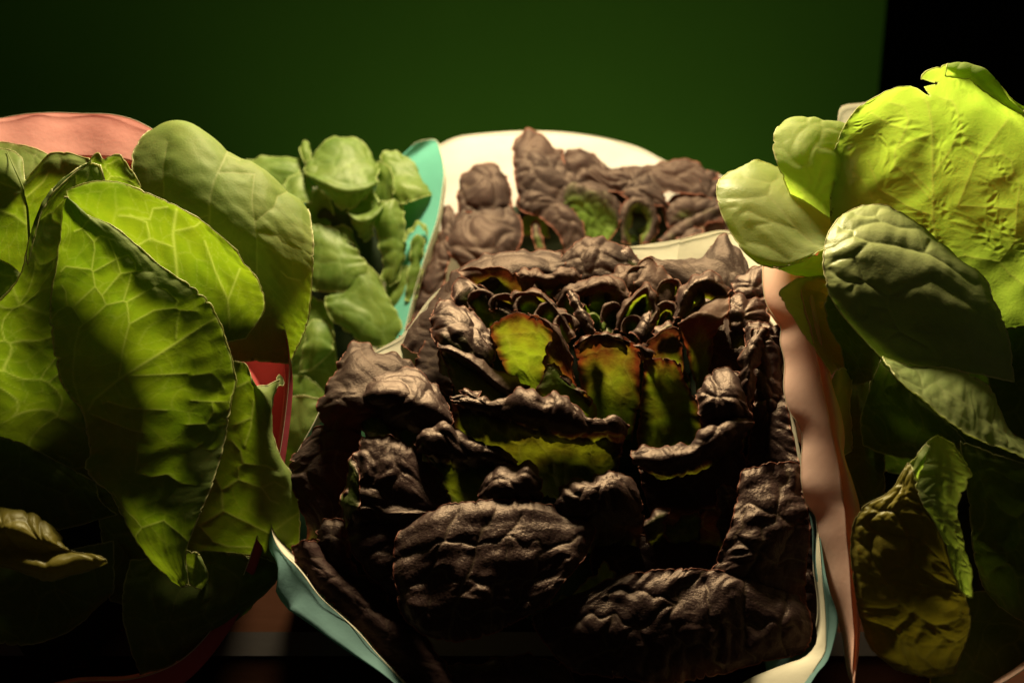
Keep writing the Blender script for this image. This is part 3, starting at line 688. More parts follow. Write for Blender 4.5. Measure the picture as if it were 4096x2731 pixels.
L([[(829, 292, -70), (845, 298, -52), (872, 310, -36)], [(824.5, 307, -78), (845, 320, -58), (876, 335, -36)], [(832, 333, -78), (850, 342, -62), (882, 352, -40)], [(842, 351, -76), (853, 361, -66), (878, 375, -44)], [(846, 385, -62), (858, 384, -58), (870, 380, -50)]], cell=22, amp=.8, step=1.2, zoff=-22, mat=MAT['deep'])
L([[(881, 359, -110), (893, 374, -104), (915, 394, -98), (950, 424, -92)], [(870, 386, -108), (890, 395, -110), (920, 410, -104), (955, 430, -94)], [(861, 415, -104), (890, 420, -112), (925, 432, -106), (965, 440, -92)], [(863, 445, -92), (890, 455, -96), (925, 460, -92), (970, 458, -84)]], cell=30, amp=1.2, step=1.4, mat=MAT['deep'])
# low curled leaf with the blistered face
L([[(908, 462, -116), (918, 468, -122), (927, 482, -126)], [(892, 489, -120), (910, 490, -130), (932, 510, -132)], [(863, 507, -118), (893, 512, -130), (924, 522, -136), (944, 545, -136)], [(851, 535, -118), (888, 543, -134), (924, 556, -140), (955, 578, -138)], [(854, 580, -122), (888, 587, -138), (930, 592, -144), (966, 596, -138)],
   [(861, 620, -126), (894, 626, -140), (935, 630, -144), (971, 624, -136)], [(876, 653, -128), (905, 660, -138), (935, 663, -138), (962, 652, -130)], [(897, 668, -126), (915, 674, -130), (935, 676, -130), (954, 672, -126)]], cell=24, amp=4.2, step=1.15, ripple=1.8, seed=31, label='low puckered leaf turned yellow brown', zoff=-40, mat=MAT['olive'])
L([[(925, 443, -134), (937, 435, -132), (952, 444, -122)], [(914, 471, -134), (938, 467, -140), (971, 473, -122)], [(921, 500, -142), (936, 498, -148), (957, 507, -138)], [(935, 523, -146), (947, 523, -152), (961, 527, -142)], [(946, 545, -148), (955, 546, -154), (965, 549, -146)], [(953, 571, -148), (962, 571, -154), (972, 573, -146)], [(961, 589, -148), (966, 595, -150), (971, 597, -146)]], cell=14, amp=1.4, step=1.0, zoff=-34)
L([[(926, 443, -142), (916, 455, -146), (909, 463, -140)], [(930, 447, -150), (922, 460, -152), (914, 472, -146)], [(927, 452, -146), (922, 468, -148), (917, 480, -140)]], cell=0, step=.9, zoff=-34)
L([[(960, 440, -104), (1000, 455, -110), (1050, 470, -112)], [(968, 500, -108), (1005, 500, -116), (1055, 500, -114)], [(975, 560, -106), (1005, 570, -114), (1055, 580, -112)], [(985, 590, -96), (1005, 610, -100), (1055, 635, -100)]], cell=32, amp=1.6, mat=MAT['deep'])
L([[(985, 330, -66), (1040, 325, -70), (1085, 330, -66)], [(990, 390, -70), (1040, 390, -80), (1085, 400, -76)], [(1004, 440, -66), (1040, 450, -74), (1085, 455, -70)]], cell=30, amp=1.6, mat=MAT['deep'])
L([[(875, 250, -20), (960, 240, -24), (1090, 240, -20)], [(870, 330, -24), (960, 320, -30), (1090, 320, -26)], [(870, 430, -20), (960, 430, -26), (1090, 430, -22)]], cell=30, amp=1.6, step=2.2, mat=MAT['deep'])  # filler leaf added to block light from behind
L([[(880, 290, -44), (960, 280, -48), (1090, 280, -44)], [(870, 380, -44), (960, 370, -50), (1090, 370, -46)], [(866, 470, -40), (960, 480, -46), (1090, 490, -42)]], cell=30, amp=1.6, step=2.2, mat=MAT['deep'])  # second added filler, also there to hold back light
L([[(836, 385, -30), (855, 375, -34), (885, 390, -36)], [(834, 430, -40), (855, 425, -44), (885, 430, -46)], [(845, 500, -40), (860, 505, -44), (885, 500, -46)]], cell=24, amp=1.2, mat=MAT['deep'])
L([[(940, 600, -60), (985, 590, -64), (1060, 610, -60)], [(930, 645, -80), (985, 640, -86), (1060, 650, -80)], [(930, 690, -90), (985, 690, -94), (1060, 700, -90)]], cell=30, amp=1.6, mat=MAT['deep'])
rim = [(770, 235, -5), (763, 262, -20), (763, 286, -32), (767, 305, -40), (774, 316, -45), (780, 324, -48), (780, 342, -54), (784, 358, -60), (784, 392, -72), (790, 412, -80), (800, 427, -86), (802, 436, -88), (801, 460, -96), (802, 487, -104), (807, 504, -106), (813, 511, -109), (818, 535, -116), (822, 555, -120), (828, 587, -127), (841, 630, -135), (852, 683, -145),
       (885, 720, -150), (950, 715, -150), (1000, 684, -148), (1026, 667, -146), (1080, 600, -130), (1130, 400, -80), (1100, 250, 20), (1000, 200, 60), (880, 200, 50), (800, 205, 20), (770, 235, -5)]
inx = {0: 800, 1: 799, 2: 801, 3: 805, 4: 808, 5: 811, 6: 814, 7: 817.5, 8: 824, 9: 828.5, 10: 831, 11: 833, 12: 838, 13: 842, 14: 844, 15: 845, 16: 847, 17: 849, 18: 851, 19: 854, 20: 856}
sk, inn = cone(rim, 950, 450, None, .94, {i: (inx[i], rim[i][1], -38) for i in inx})
sk = [(p[0] + (5 if 8 < i < 13 else 2), p[1] + 6, p[2] + 26) if i in inx else sk[i] for i, p in enumerate(rim)]
sleeve('paper_sleeve', 'blush pink paper strip of a sleeve between the dark lettuce and the bright green one', rim, sk, inn, MAT['blush'], MAT['blush'], PAPER, seed=8)
rim = [(838, 122, 180), (841, 107, 190), (861, 103, 200), (900, 100, 215), (980, 110, 225), (1060, 130, 210), (1120, 170, 170), (1090, 230, 120), (960, 250, 100), (860, 200, 130), (832, 150, 160), (838, 122, 180)]
sk, inn = cone(rim, 950, 180)
sleeve('paper_sleeve', 'cream and turquoise paper sleeve corner peeping out behind the tall bright green lettuce', rim, sk, inn, MAT['teal'], MAT['cream'], PAPER, seed=9)

# ---------------------------------------------------------------- small green head behind, left of the middle
ZB = 300
B = pt(340, 330, ZB + 190)
head = thing('lettuce', 'small pale green lettuce far back, between the big green head and the teal paper', 'lettuce', B, GH)
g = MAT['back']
def L(rows, **k):
    k.setdefault('step', 1.9); k.setdefault('zoff', ZB); k.setdefault('amp', 1.2); k.setdefault('cell', 22); k.setdefault('wear', .2); k.setdefault('ruf', 1.6); k.setdefault('vein_amt', .4)
    return leaf(head, B, k.pop('mat', g), rows, **k)
shade_core(head, B, (340, 290, 110), (48, 95, 30), MAT['shade_core'], ZB)
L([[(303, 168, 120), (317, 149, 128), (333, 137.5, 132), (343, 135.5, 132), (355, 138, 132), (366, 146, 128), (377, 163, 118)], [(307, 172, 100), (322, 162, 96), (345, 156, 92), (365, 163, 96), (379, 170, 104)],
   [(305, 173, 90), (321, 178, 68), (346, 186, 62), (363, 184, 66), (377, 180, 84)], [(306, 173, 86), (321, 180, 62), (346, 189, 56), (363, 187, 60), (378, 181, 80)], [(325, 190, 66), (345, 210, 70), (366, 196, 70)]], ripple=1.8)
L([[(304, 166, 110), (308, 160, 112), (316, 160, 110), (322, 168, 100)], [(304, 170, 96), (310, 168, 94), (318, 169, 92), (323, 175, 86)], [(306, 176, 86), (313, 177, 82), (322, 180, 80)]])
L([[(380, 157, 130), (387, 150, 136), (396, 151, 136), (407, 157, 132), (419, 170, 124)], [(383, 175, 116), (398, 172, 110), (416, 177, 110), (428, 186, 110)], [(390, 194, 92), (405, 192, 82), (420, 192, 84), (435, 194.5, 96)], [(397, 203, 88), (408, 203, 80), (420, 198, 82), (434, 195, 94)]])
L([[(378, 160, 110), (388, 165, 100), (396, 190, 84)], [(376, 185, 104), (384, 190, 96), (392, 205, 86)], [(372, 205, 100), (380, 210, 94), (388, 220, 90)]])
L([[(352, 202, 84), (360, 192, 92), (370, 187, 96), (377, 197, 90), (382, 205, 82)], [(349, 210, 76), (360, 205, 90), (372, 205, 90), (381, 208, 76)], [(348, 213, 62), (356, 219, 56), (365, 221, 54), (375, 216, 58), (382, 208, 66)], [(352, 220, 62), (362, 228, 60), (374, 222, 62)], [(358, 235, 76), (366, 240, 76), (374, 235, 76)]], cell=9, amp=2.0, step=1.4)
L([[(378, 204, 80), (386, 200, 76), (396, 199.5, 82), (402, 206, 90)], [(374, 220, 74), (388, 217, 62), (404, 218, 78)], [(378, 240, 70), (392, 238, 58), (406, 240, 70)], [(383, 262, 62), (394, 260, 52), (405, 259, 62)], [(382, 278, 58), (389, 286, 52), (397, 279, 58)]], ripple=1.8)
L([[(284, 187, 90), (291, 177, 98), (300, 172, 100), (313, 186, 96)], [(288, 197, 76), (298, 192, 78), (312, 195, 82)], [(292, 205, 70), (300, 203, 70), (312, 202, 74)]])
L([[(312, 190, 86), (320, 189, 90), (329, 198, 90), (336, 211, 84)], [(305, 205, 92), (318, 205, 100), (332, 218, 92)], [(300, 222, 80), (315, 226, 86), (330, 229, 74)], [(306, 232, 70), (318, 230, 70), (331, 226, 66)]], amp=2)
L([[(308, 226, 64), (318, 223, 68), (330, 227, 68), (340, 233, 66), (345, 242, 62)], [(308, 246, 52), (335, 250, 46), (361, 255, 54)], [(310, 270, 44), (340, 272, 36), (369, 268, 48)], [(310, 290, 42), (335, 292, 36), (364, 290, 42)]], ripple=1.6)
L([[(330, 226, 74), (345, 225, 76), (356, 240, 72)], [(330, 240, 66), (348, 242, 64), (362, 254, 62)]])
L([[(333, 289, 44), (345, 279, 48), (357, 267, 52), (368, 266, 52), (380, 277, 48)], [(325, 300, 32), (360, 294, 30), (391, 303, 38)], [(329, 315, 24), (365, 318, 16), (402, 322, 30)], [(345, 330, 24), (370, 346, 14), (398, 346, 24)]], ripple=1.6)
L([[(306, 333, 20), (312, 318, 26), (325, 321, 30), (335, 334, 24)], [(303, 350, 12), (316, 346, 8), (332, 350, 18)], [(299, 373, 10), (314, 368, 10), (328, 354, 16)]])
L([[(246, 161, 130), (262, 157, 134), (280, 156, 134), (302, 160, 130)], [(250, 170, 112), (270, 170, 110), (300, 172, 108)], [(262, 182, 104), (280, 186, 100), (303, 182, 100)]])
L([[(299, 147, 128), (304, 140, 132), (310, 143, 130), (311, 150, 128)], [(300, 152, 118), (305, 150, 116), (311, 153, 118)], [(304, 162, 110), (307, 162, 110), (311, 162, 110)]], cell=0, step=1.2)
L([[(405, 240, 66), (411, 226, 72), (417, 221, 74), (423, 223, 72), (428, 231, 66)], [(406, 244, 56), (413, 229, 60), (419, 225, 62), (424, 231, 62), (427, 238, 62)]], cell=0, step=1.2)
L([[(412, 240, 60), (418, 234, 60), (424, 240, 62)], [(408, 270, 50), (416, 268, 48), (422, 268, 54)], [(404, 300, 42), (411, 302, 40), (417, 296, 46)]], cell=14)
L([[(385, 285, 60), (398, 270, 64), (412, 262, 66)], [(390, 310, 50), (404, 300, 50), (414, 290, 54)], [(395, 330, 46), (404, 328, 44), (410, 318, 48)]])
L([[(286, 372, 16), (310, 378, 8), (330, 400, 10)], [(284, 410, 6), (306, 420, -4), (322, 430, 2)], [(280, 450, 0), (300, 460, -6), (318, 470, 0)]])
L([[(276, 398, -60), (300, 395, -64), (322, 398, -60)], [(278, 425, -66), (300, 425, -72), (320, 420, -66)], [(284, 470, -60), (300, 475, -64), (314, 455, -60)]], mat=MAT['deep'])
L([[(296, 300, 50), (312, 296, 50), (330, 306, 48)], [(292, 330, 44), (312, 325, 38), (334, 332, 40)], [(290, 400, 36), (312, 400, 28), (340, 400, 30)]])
rim = [(250, 165, 120), (300, 140, 150), (360, 135, 160), (405, 147, 150), (418, 141.5, 140), (435, 139.5, 130), (440, 150, 112), (444, 174, 92), (442, 192, 84), (437.5, 218, 72), (429, 244, 60), (418, 279, 46), (411, 305, 34), (404, 332, 20), (370, 420, -20), (320, 450, -40), (270, 430, -20), (240, 330, 20), (235, 230, 80), (250, 165, 120)]
rim = [(250, 190, 110), (300, 190, 150), (350, 178, 170), (400, 160, 165)] + rim[4:]
inn = [((p[0] - 340) * .62 + 340, (p[1] - 290) * .86 + 296, p[2] + 24) for p in rim]
sk = [((p[0] - 340) * 1.02 + 340, (p[1] - 290) * 1.0 + 300, p[2] + 8) for p in rim]
sleeve('paper_sleeve', 'teal paper sleeve edge standing between the small green lettuce and the white sleeve', rim, sk, inn, MAT['cream'], MAT['jade'], PAPER, zoff=ZB, seed=12)

# ---------------------------------------------------------------- dark head behind
ZD = 330
DH = 'heads of dark red lettuce'
B = pt(585, 330, ZD + 190)
head = thing('lettuce', 'dark mauve lettuce at the back, blurred, in front of the white paper', 'lettuce', B, DH)
g = MAT['mauve']
def L(rows, **k):
    k.setdefault('step', 1.5); k.setdefault('zoff', ZD); k.setdefault('amp', 4.2); k.setdefault('cell', 20); k.setdefault('wear', 0); k.setdefault('vw', .8)
    k.setdefault('vein_amt', .25); k.setdefault('rimtint', .8); k.setdefault('ruf', 1.6)
    return leaf(head, B, k.pop('mat', g), rows, **k)
shade_core(head, B, (590, 235, 120), (100, 45, 40), MAT['shade_core'], ZD)
L([[(514, 150, 120), (518, 137, 128), (527, 128, 132), (539, 133, 130), (550, 143, 128), (563, 153, 120)], [(513, 160, 104), (532, 152, 100), (564, 162, 104)], [(515, 180, 84), (540, 180, 76), (572, 186, 84)], [(520, 205, 76), (545, 210, 66), (575, 210, 74)]], cell=26)
L([[(460, 186, 96), (466, 171, 106), (482, 163, 110), (497, 165, 110), (507, 177, 104)], [(457, 200, 78), (484, 190, 70), (512, 196, 82)], [(459, 214, 70), (485, 212, 60), (512, 216, 72)]], cell=26, amp=5)
L([[(456, 213, 72), (478, 203, 78), (503, 202, 78), (520, 216, 72)], [(449, 230, 52), (485, 222, 44), (523, 236, 52)], [(447, 250, 34), (480, 248, 22), (517, 253, 36)], [(462, 268, 26), (490, 275, 18), (516, 272, 28)]], cell=30, amp=6)
L([[(443, 205, 80), (450, 205, 76), (456, 215, 68)], [(440, 232, 56), (448, 232, 48), (454, 240, 44)], [(420, 285, 30), (432, 285, 20), (446, 275, 22)], [(412, 320, 14), (424, 318, 8), (440, 300, 14)]], cell=24)
L([[(517, 205, 84), (522, 186, 92), (530, 179, 94), (540, 180, 92)], [(523, 212, 66), (533, 196, 66), (550, 193, 78)], [(540, 218, 58), (556, 205, 60), (574, 212, 72)], [(560, 238, 46), (576, 228, 46), (587, 236, 54)], [(565, 255, 44), (580, 252, 42), (590, 250, 46)]], cell=18, amp=4)
L([[(522, 215, 84), (534, 212, 82), (546, 216, 80)], [(520, 235, 78), (534, 236, 74), (550, 238, 72)]], red=[0, 0], cell=20, amp=1)
L([[(522, 172, 100), (534, 161, 108), (552, 162, 108), (570, 166, 106), (586, 177, 100)], [(523, 180, 90), (540, 172, 86), (566, 178, 84), (590, 190, 86)], [(528, 186, 86), (545, 184, 78), (570, 192, 76), (596, 202, 78)]], cell=15, amp=3.5)
L([[(562, 155, 120), (580, 149, 128), (594, 155, 126), (605, 167, 118), (635, 166, 116), (662, 163, 118), (676, 159, 118), (691, 160, 118), (704, 168, 112), (718, 173, 106)], [(562, 168, 100), (582, 164, 96), (610, 178, 92), (640, 176, 92), (668, 174, 92), (695, 176, 90), (720, 185, 88)], [(575, 190, 84), (610, 192, 80), (650, 192, 78), (690, 194, 76), (722, 200, 76)]], cell=24, amp=6)
L([[(556, 192, 92), (560, 184, 96), (568, 180, 98), (590, 181, 96), (606, 188, 92), (616, 196, 86), (623, 211, 78)], [(557, 196, 78), (572, 187, 74), (594, 190, 72), (612, 202, 70), (622, 218, 68)], [(562, 215, 72), (580, 208, 74), (600, 214, 74), (618, 228, 70)], [(572, 240, 66), (588, 240, 70), (606, 245, 68)]], red=[1, .8, .2, 0], cell=12, amp=2.5)
L([[(550, 205, 100), (580, 200, 104), (610, 205, 100)], [(560, 235, 86), (585, 240, 90), (620, 240, 86)], [(565, 256, 80), (590, 258, 80), (625, 256, 80)]], red=[.1, 0, 0], cell=20, amp=1.5)
L([[(622, 240, 62), (622, 208, 70), (628, 198, 74), (639, 194, 76), (650, 199, 74), (660, 217, 68), (652, 242, 58)], [(624, 243, 56), (625, 212, 60), (630, 204, 62), (639, 200, 64), (647, 204, 62), (654, 220, 58), (646, 243, 52)], [(630, 244, 64), (632, 216, 76), (635, 208, 80), (639, 206, 82), (643, 208, 80), (646, 222, 76), (640, 244, 64)]], red=[1, .8, 0], cell=12, amp=1.5, step=1.2)
L([[(628, 215, 92), (640, 200, 100), (656, 215, 92)], [(630, 245, 80), (640, 245, 84), (655, 245, 80)]], red=[0, 0], cell=16, amp=1)
L([[(618, 184, 92), (630, 177, 98), (648, 176, 98), (664, 190, 90)], [(620, 194, 80), (640, 189, 74), (666, 200, 78)], [(640, 205, 74), (655, 205, 68), (672, 212, 72)]], cell=20, amp=4)
L([[(662, 206, 84), (678, 194, 90), (695, 191, 90), (716, 193, 86)], [(664, 216, 72), (682, 207, 70), (702, 206, 68), (722, 208, 68)], [(668, 228, 70), (690, 222, 68), (724, 222, 66)]], red=[1, .9, .5], cell=16, amp=3)
L([[(657, 240, 66), (668, 229, 72), (684, 217, 76), (710, 205, 78), (722, 203, 76)], [(662, 243, 56), (676, 234, 58), (692, 222, 62), (712, 211, 66), (722, 209, 66)], [(668, 245, 58), (684, 238, 60), (700, 228, 64), (722, 218, 66)]], red=[.85, .8, .6], cell=14, amp=2)
L([[(676, 240, 56), (690, 228, 62), (703, 227, 60)], [(680, 246, 48), (694, 236, 50), (704, 231, 54)]], cell=12, amp=2)
L([[(532, 226, 66), (536, 220, 68), (541, 222, 66)], [(531, 235, 56), (536, 233, 52), (542, 234, 56)], [(537, 250, 48), (541, 250, 46), (546, 249, 48)]], cell=10, amp=1, red=[.6, .5, .3])
L([[(700, 180, 90), (722, 178, 86), (745, 190, 80)], [(700, 205, 80), (725, 205, 76), (750, 215, 70)], [(705, 235, 70), (728, 232, 66), (755, 238, 60)]], cell=18, amp=4)
rim = [(437, 146, 150), (457, 137, 168), (488, 133, 180), (522, 131, 186), (562, 132, 188), (609.5, 139, 182), (640, 148, 174), (666, 161, 164), (718, 174, 140), (760, 205, 100), (765, 240, 50), (735, 248, 30), (690, 251, 24), (644, 255, 20), (560, 290, 10), (470, 310, 10), (425, 290, 40), (418, 240, 80), (428, 190, 110), (437, 146, 150)]
sk, inn = cone(rim, 585, 210)
inn = [(q[0], q[1] + (60 if p[1] < 210 else 0), q[2]) for p, q in zip(rim, inn)]
sleeve('paper_sleeve', 'white paper sleeve arching up behind the blurred mauve lettuce', rim, sk, inn, MAT['white'], MAT['white'], PAPER, zoff=ZD, seed=15)

# ---------------------------------------------------------------- dark head in front
B = pt(565, 520, 110)
head = thing('lettuce', 'big dark red lettuce in front with puckered leaves round a glowing green rosette', 'lettuce', B, DH)
g = MAT['dark']
def L(rows, **k):
    k.setdefault('ext', .6); k.setdefault('ruf', 2.0); k.setdefault('nick', 1.8); k['cell'] = k.get('cell', 20) * 1.25; k.setdefault('puck', (14, 1.5) if k['cell'] > 29 else None); k.setdefault('step', 1.15); k.setdefault('amp', 3.4); k.setdefault('cell', 20); k.setdefault('wear', .25); k.setdefault('vw', .55); k.setdefault('fine', .45)
    k.setdefault('vein_amt', .45); k.setdefault('rimtint', .7); k.setdefault('rim', .45)
    return leaf(head, B, k.pop('mat', g), rows, **k)
shade_core(head, B, (570, 470, 60), (190, 150, 50), MAT['shade_core'])
shade_core(head, B, (585, 340, 75), (130, 60, 30), MAT['shade_core'])
m_ = MAT['mauve']
# outer back leaves
L([[(400, 338, 66), (416, 316, 82), (432, 300, 92), (450, 276, 100), (467, 263, 104), (482, 256, 108), (500, 252.5, 110), (520, 251, 110), (545, 250, 110), (562, 254, 106)], [(404, 348, 50), (428, 322, 56), (446, 300, 66), (464, 278, 76), (490, 264, 78), (525, 260, 80), (565, 264, 80)],
   [(420, 356, 40), (440, 335, 44), (458, 312, 50), (478, 290, 60), (505, 278, 64), (540, 272, 68), (570, 277, 70)]], cell=34, amp=3.5, mat=m_)
L([[(540, 268, 86), (558, 258, 94), (570, 250, 98), (576, 241, 102), (588, 236, 104), (605, 239, 104), (620, 243, 100), (636, 257, 92)], [(540, 274, 76), (562, 268, 78), (580, 258, 76), (592, 252, 76), (608, 256, 76), (632, 268, 76)], [(545, 282, 70), (575, 282, 66), (605, 280, 64), (632, 282, 66)]], cell=18, amp=4.5, mat=m_)
L([[(628, 262, 92), (650, 259, 92), (690, 257, 90), (712, 246, 88), (724, 233, 90), (738, 243, 84), (752, 258, 74), (766, 270, 64)], [(632, 268, 78), (660, 264, 74), (695, 266, 70), (728, 260, 62), (768, 285, 50)], [(650, 285, 66), (692, 292, 56), (728, 295, 46), (768, 305, 38)]], cell=30, amp=3, mat=m_)
L([[(616, 250, 92), (626, 247, 92), (640, 258, 88), (655, 270, 80), (668, 285, 70)], [(614, 258, 84), (628, 257, 80), (645, 270, 74), (664, 292, 64)], [(620, 270, 80), (640, 278, 74), (660, 298, 64)]], red=[1, .7, .2], cell=20, amp=2)
# rosette
L([[(456, 270, 60), (467, 268, 62), (481, 267, 63), (494, 266, 62), (505, 268, 60), (524, 275, 54), (538, 282, 48), (551, 297, 40)], [(462, 278, 56), (482, 275, 62), (505, 280, 62), (528, 289, 54), (549, 302, 44)], [(475, 290, 60), (495, 293, 66), (515, 300, 62), (540, 310, 52)], [(490, 310, 64), (510, 315, 68), (530, 320, 60)]], red=[.95, .6, .3, 0], cell=24, amp=1.6, mat=MAT['rosy'])
L([[(452, 296, 48), (453, 283, 54), (458, 277, 56), (468, 279, 52), (480, 285, 46), (490, 291, 40), (506, 301, 36), (523, 311, 32)], [(453, 301, 40), (462, 291, 44), (474, 290, 44), (488, 300, 36), (502, 310, 32), (516, 318, 30)], [(462, 312, 40), (476, 310, 42), (492, 318, 36), (505, 325, 32)], [(470, 330, 42), (485, 330, 40), (500, 335, 38)]], red=[1, .7, .1, 0], cell=14, amp=2.2)
L([[(516, 273, 58), (524, 268, 60), (540, 271, 58), (553, 273, 58), (562, 268, 60), (572, 269, 58), (581, 274, 54)], [(516, 277, 50), (530, 276, 46), (548, 279, 44), (565, 275, 46), (582, 279, 48)], [(520, 283, 52), (538, 285, 48), (560, 285, 46), (582, 284, 48)]], cell=12, amp=2.6, mat=MAT['rosy'])
L([[(638, 268, 56), (643, 260, 60), (650, 257, 62), (659, 263, 60), (669, 274, 54), (675, 288, 46), (674, 303, 38)], [(634, 280, 46), (645, 276, 46), (657, 282, 42), (668, 298, 38), (670, 310, 34)], [(634, 292, 42), (646, 296, 38), (658, 308, 34), (665, 320, 30)]], cell=24, amp=2.2, mat=MAT['rosy'])
L([[(592, 282, 58), (607, 273, 62), (620, 266, 62), (630, 265, 62), (641, 270, 58)], [(596, 288, 48), (612, 281, 46), (628, 278, 46), (642, 280, 48)], [(602, 294, 46), (616, 292, 42), (640, 292, 44)]], cell=14, amp=3, mat=MAT['rosy'])
L([[(510, 296, 36), (514, 291, 38), (527, 289.5, 36), (541, 291.5, 32), (552, 299, 26), (563, 311, 18), (570, 323, 10), (576, 337, 2)], [(511, 299, 30), (516, 293, 30), (527, 292, 28), (540, 294, 24), (550, 302, 18), (560, 314, 10), (568, 326, 4), (574, 338, -2)], [(513, 302, 36), (518, 298, 38), (528, 297, 38), (540, 300, 36), (549, 308, 30), (557, 319, 22), (564, 330, 14), (570, 341, 6)], [(516, 330, 40), (530, 325, 44), (545, 330, 40), (562, 348, 22)]], red=[1, 1, .3, 0], cell=10, amp=1.0, mat=MAT['rosy'])
L([[(615, 330, 20), (616, 318, 24), (620, 308, 28), (630, 295, 32), (640, 286, 34), (647, 283, 34), (653, 290, 30), (657, 301, 24), (661, 308, 20), (653, 323, 12), (640, 343, 4)], [(618, 330, 12), (620, 318, 14), (624, 309, 16), (633, 298, 20), (641, 290, 22), (647, 287.5, 22), (651, 293, 18), (654, 303, 14), (657, 309, 10), (650, 323, 4), (638, 344, -2)],
   [(622, 332, 22), (624, 318, 28), (628, 310, 32), (635, 302, 36), (642, 296, 38), (646, 295, 38), (648, 299, 34), (650, 306, 30), (651, 312, 26), (645, 324, 18), (635, 344, 8)], [(626, 335, 34), (630, 325, 40), (634, 315, 46), (640, 308, 50), (644, 308, 50), (645, 318, 44), (640, 330, 36), (634, 345, 24)]], red=[1, 1, .15, 0], cell=11, amp=1.2, mat=MAT['rosy'])
L([[(630, 335, 8), (640, 320, 18), (648, 312, 20)], [(638, 338, -2), (646, 322, 4), (652, 314, 12)], [(640, 345, -4), (648, 335, 0), (654, 322, 8)]], cell=12, amp=2)
L([[(553, 297, 44), (558, 285, 50), (567, 282, 50), (575, 284, 48), (587, 279, 48), (604, 274.5, 48), (616, 278, 44), (625, 286, 38), (631, 294, 32)], [(556, 302, 36), (566, 290, 36), (576, 292, 34), (590, 287, 32), (604, 283, 32), (616, 288, 30), (628, 300, 26)], [(562, 312, 42), (578, 306, 44), (592, 304, 44), (608, 304, 44), (624, 312, 36)], [(570, 335, 46), (590, 332, 48), (606, 332, 48), (620, 335, 40)]], red=[.9, .9, .1, 0], cell=11, amp=2.2, mat=MAT['rosy'])
L([[(566, 292, 34), (569, 289, 36), (573, 291, 34)], [(570, 304, 22), (576, 300, 20), (582, 305, 22)], [(578, 322, 10), (585, 316, 4), (592, 322, 8)], [(588, 338, 2), (593, 334, -2), (599, 338, 2)]], cell=8, amp=1.0)
L([[(584, 317, 26), (588, 312, 30), (594, 310.5, 30), (600, 313, 28), (604, 322, 22), (606, 333, 14)], [(585, 319, 20), (589, 315, 22), (594, 313.5, 22), (599, 317, 20), (602, 324, 16), (604, 334, 10)], [(588, 328, 28), (592, 324, 32), (596, 323, 32), (600, 328, 26)]], red=[0, 0, 0], cell=0, fine=0, mat=MAT['rosy'])
L([[(604, 320, 30), (608, 322, 28), (612, 330, 22)], [(603, 333, 18), (608, 332, 14), (614, 335, 14)]], red=[0, 0], cell=8, amp=.6)
def curl(cx, cy, w, h, lean, z):
    """a small cupped rosette leaf: rolled rim, green hollow"""
    def arc(k, dz, dy):
        return [(cx + lean * h * math.sin(math.radians(a)) * .5 + w * k * math.cos(math.radians(a)), cy + dy - h * k * math.sin(math.radians(a)), z + dz + h * .5 * math.sin(math.radians(a)))
                for a in (205, 165, 125, 90, 55, 15, -25)]
    L([arc(1.0, 6, 0), arc(.97, -2, .5), arc(.82, 0, 2), arc(.55, 12, 6), arc(.3, 22, 12)], red=[1, 1, .8, .2, 0], cell=9, amp=1.3, ruf=1.2, ext=0, mat=MAT['rosy'])
for args in ((482, 303, 15, 13, -.4, 34), (503, 305, 14, 12, .3, 30), (528, 306, 13, 12, .2, 26), (546, 316, 12, 14, .4, 16), (597, 300, 15, 13, -.2, 32), (612, 316, 12, 14, .3, 20),
             (580, 300, 10, 12, -.3, 32), (664, 316, 13, 15, .4, 16), (690, 300, 15, 14, .5, 26), (640, 276, 14, 11, 0, 48), (668, 290, 12, 13, .5, 36), (566, 326, 11, 13, -.2, 6), (632, 326, 11, 12, .1, 10), (548, 286, 14, 10, 0, 44)):
    curl(*args)
# green walls deep in the rosette
L([[(470, 308, 70), (520, 300, 74), (560, 300, 74)], [(470, 340, 54), (520, 345, 56), (570, 350, 54)], [(480, 370, 36), (530, 370, 36), (580, 375, 36)]], red=[0, 0, 0], cell=24, amp=2)
L([[(560, 305, 66), (610, 300, 68), (660, 310, 64)], [(570, 340, 48), (620, 345, 50), (670, 350, 46)], [(580, 380, 36), (630, 390, 34), (690, 380, 32)]], red=[0, 0, 0], cell=24, amp=2)
L([[(700, 320, 40), (730, 318, 40), (765, 322, 36)], [(705, 350, 20), (735, 350, 16), (765, 352, 10)], [(700, 400, 0), (730, 405, -6), (760, 405, -10)]], cell=20, amp=3)
# ring of large leaves round the heart
L([[(433, 309, 30), (437, 303, 34), (444, 300, 36), (455, 302, 34), (468, 309, 28), (480, 319, 20), (490, 330, 12)], [(430.5, 321, 14), (444, 315, 10), (460, 318, 6), (476, 328, 2), (494, 340, -2)], [(431, 334, 2), (450, 331, -8), (468, 338, -12), (484, 346, -10), (496, 350, -8)], [(437, 346, -6), (455, 350, -16), (475, 361, -18), (492, 370, -14)]], cell=26, amp=4.2, seed=41, red=[1, 1, .9, .45])
L([[(437, 344.5, -8), (448, 346, -10), (466, 350.5, -12), (484, 361, -12), (500, 370.5, -12), (516, 378, -12), (529, 387, -14)], [(437, 345.5, -14), (450, 348, -20), (466, 353.5, -24), (486, 366, -26), (503, 378, -26), (516, 385, -24), (529, 390, -20)], [(438, 347.5, -14), (452, 352, -22), (467, 359, -28), (482, 370, -32), (498, 383, -34), (512, 394, -30), (522, 399, -24)], [(442, 350, -8), (456, 356, -14), (472, 366, -18), (488, 380, -22), (506, 396, -20), (518, 401, -16)]], cell=11, amp=.7, fine=.6)
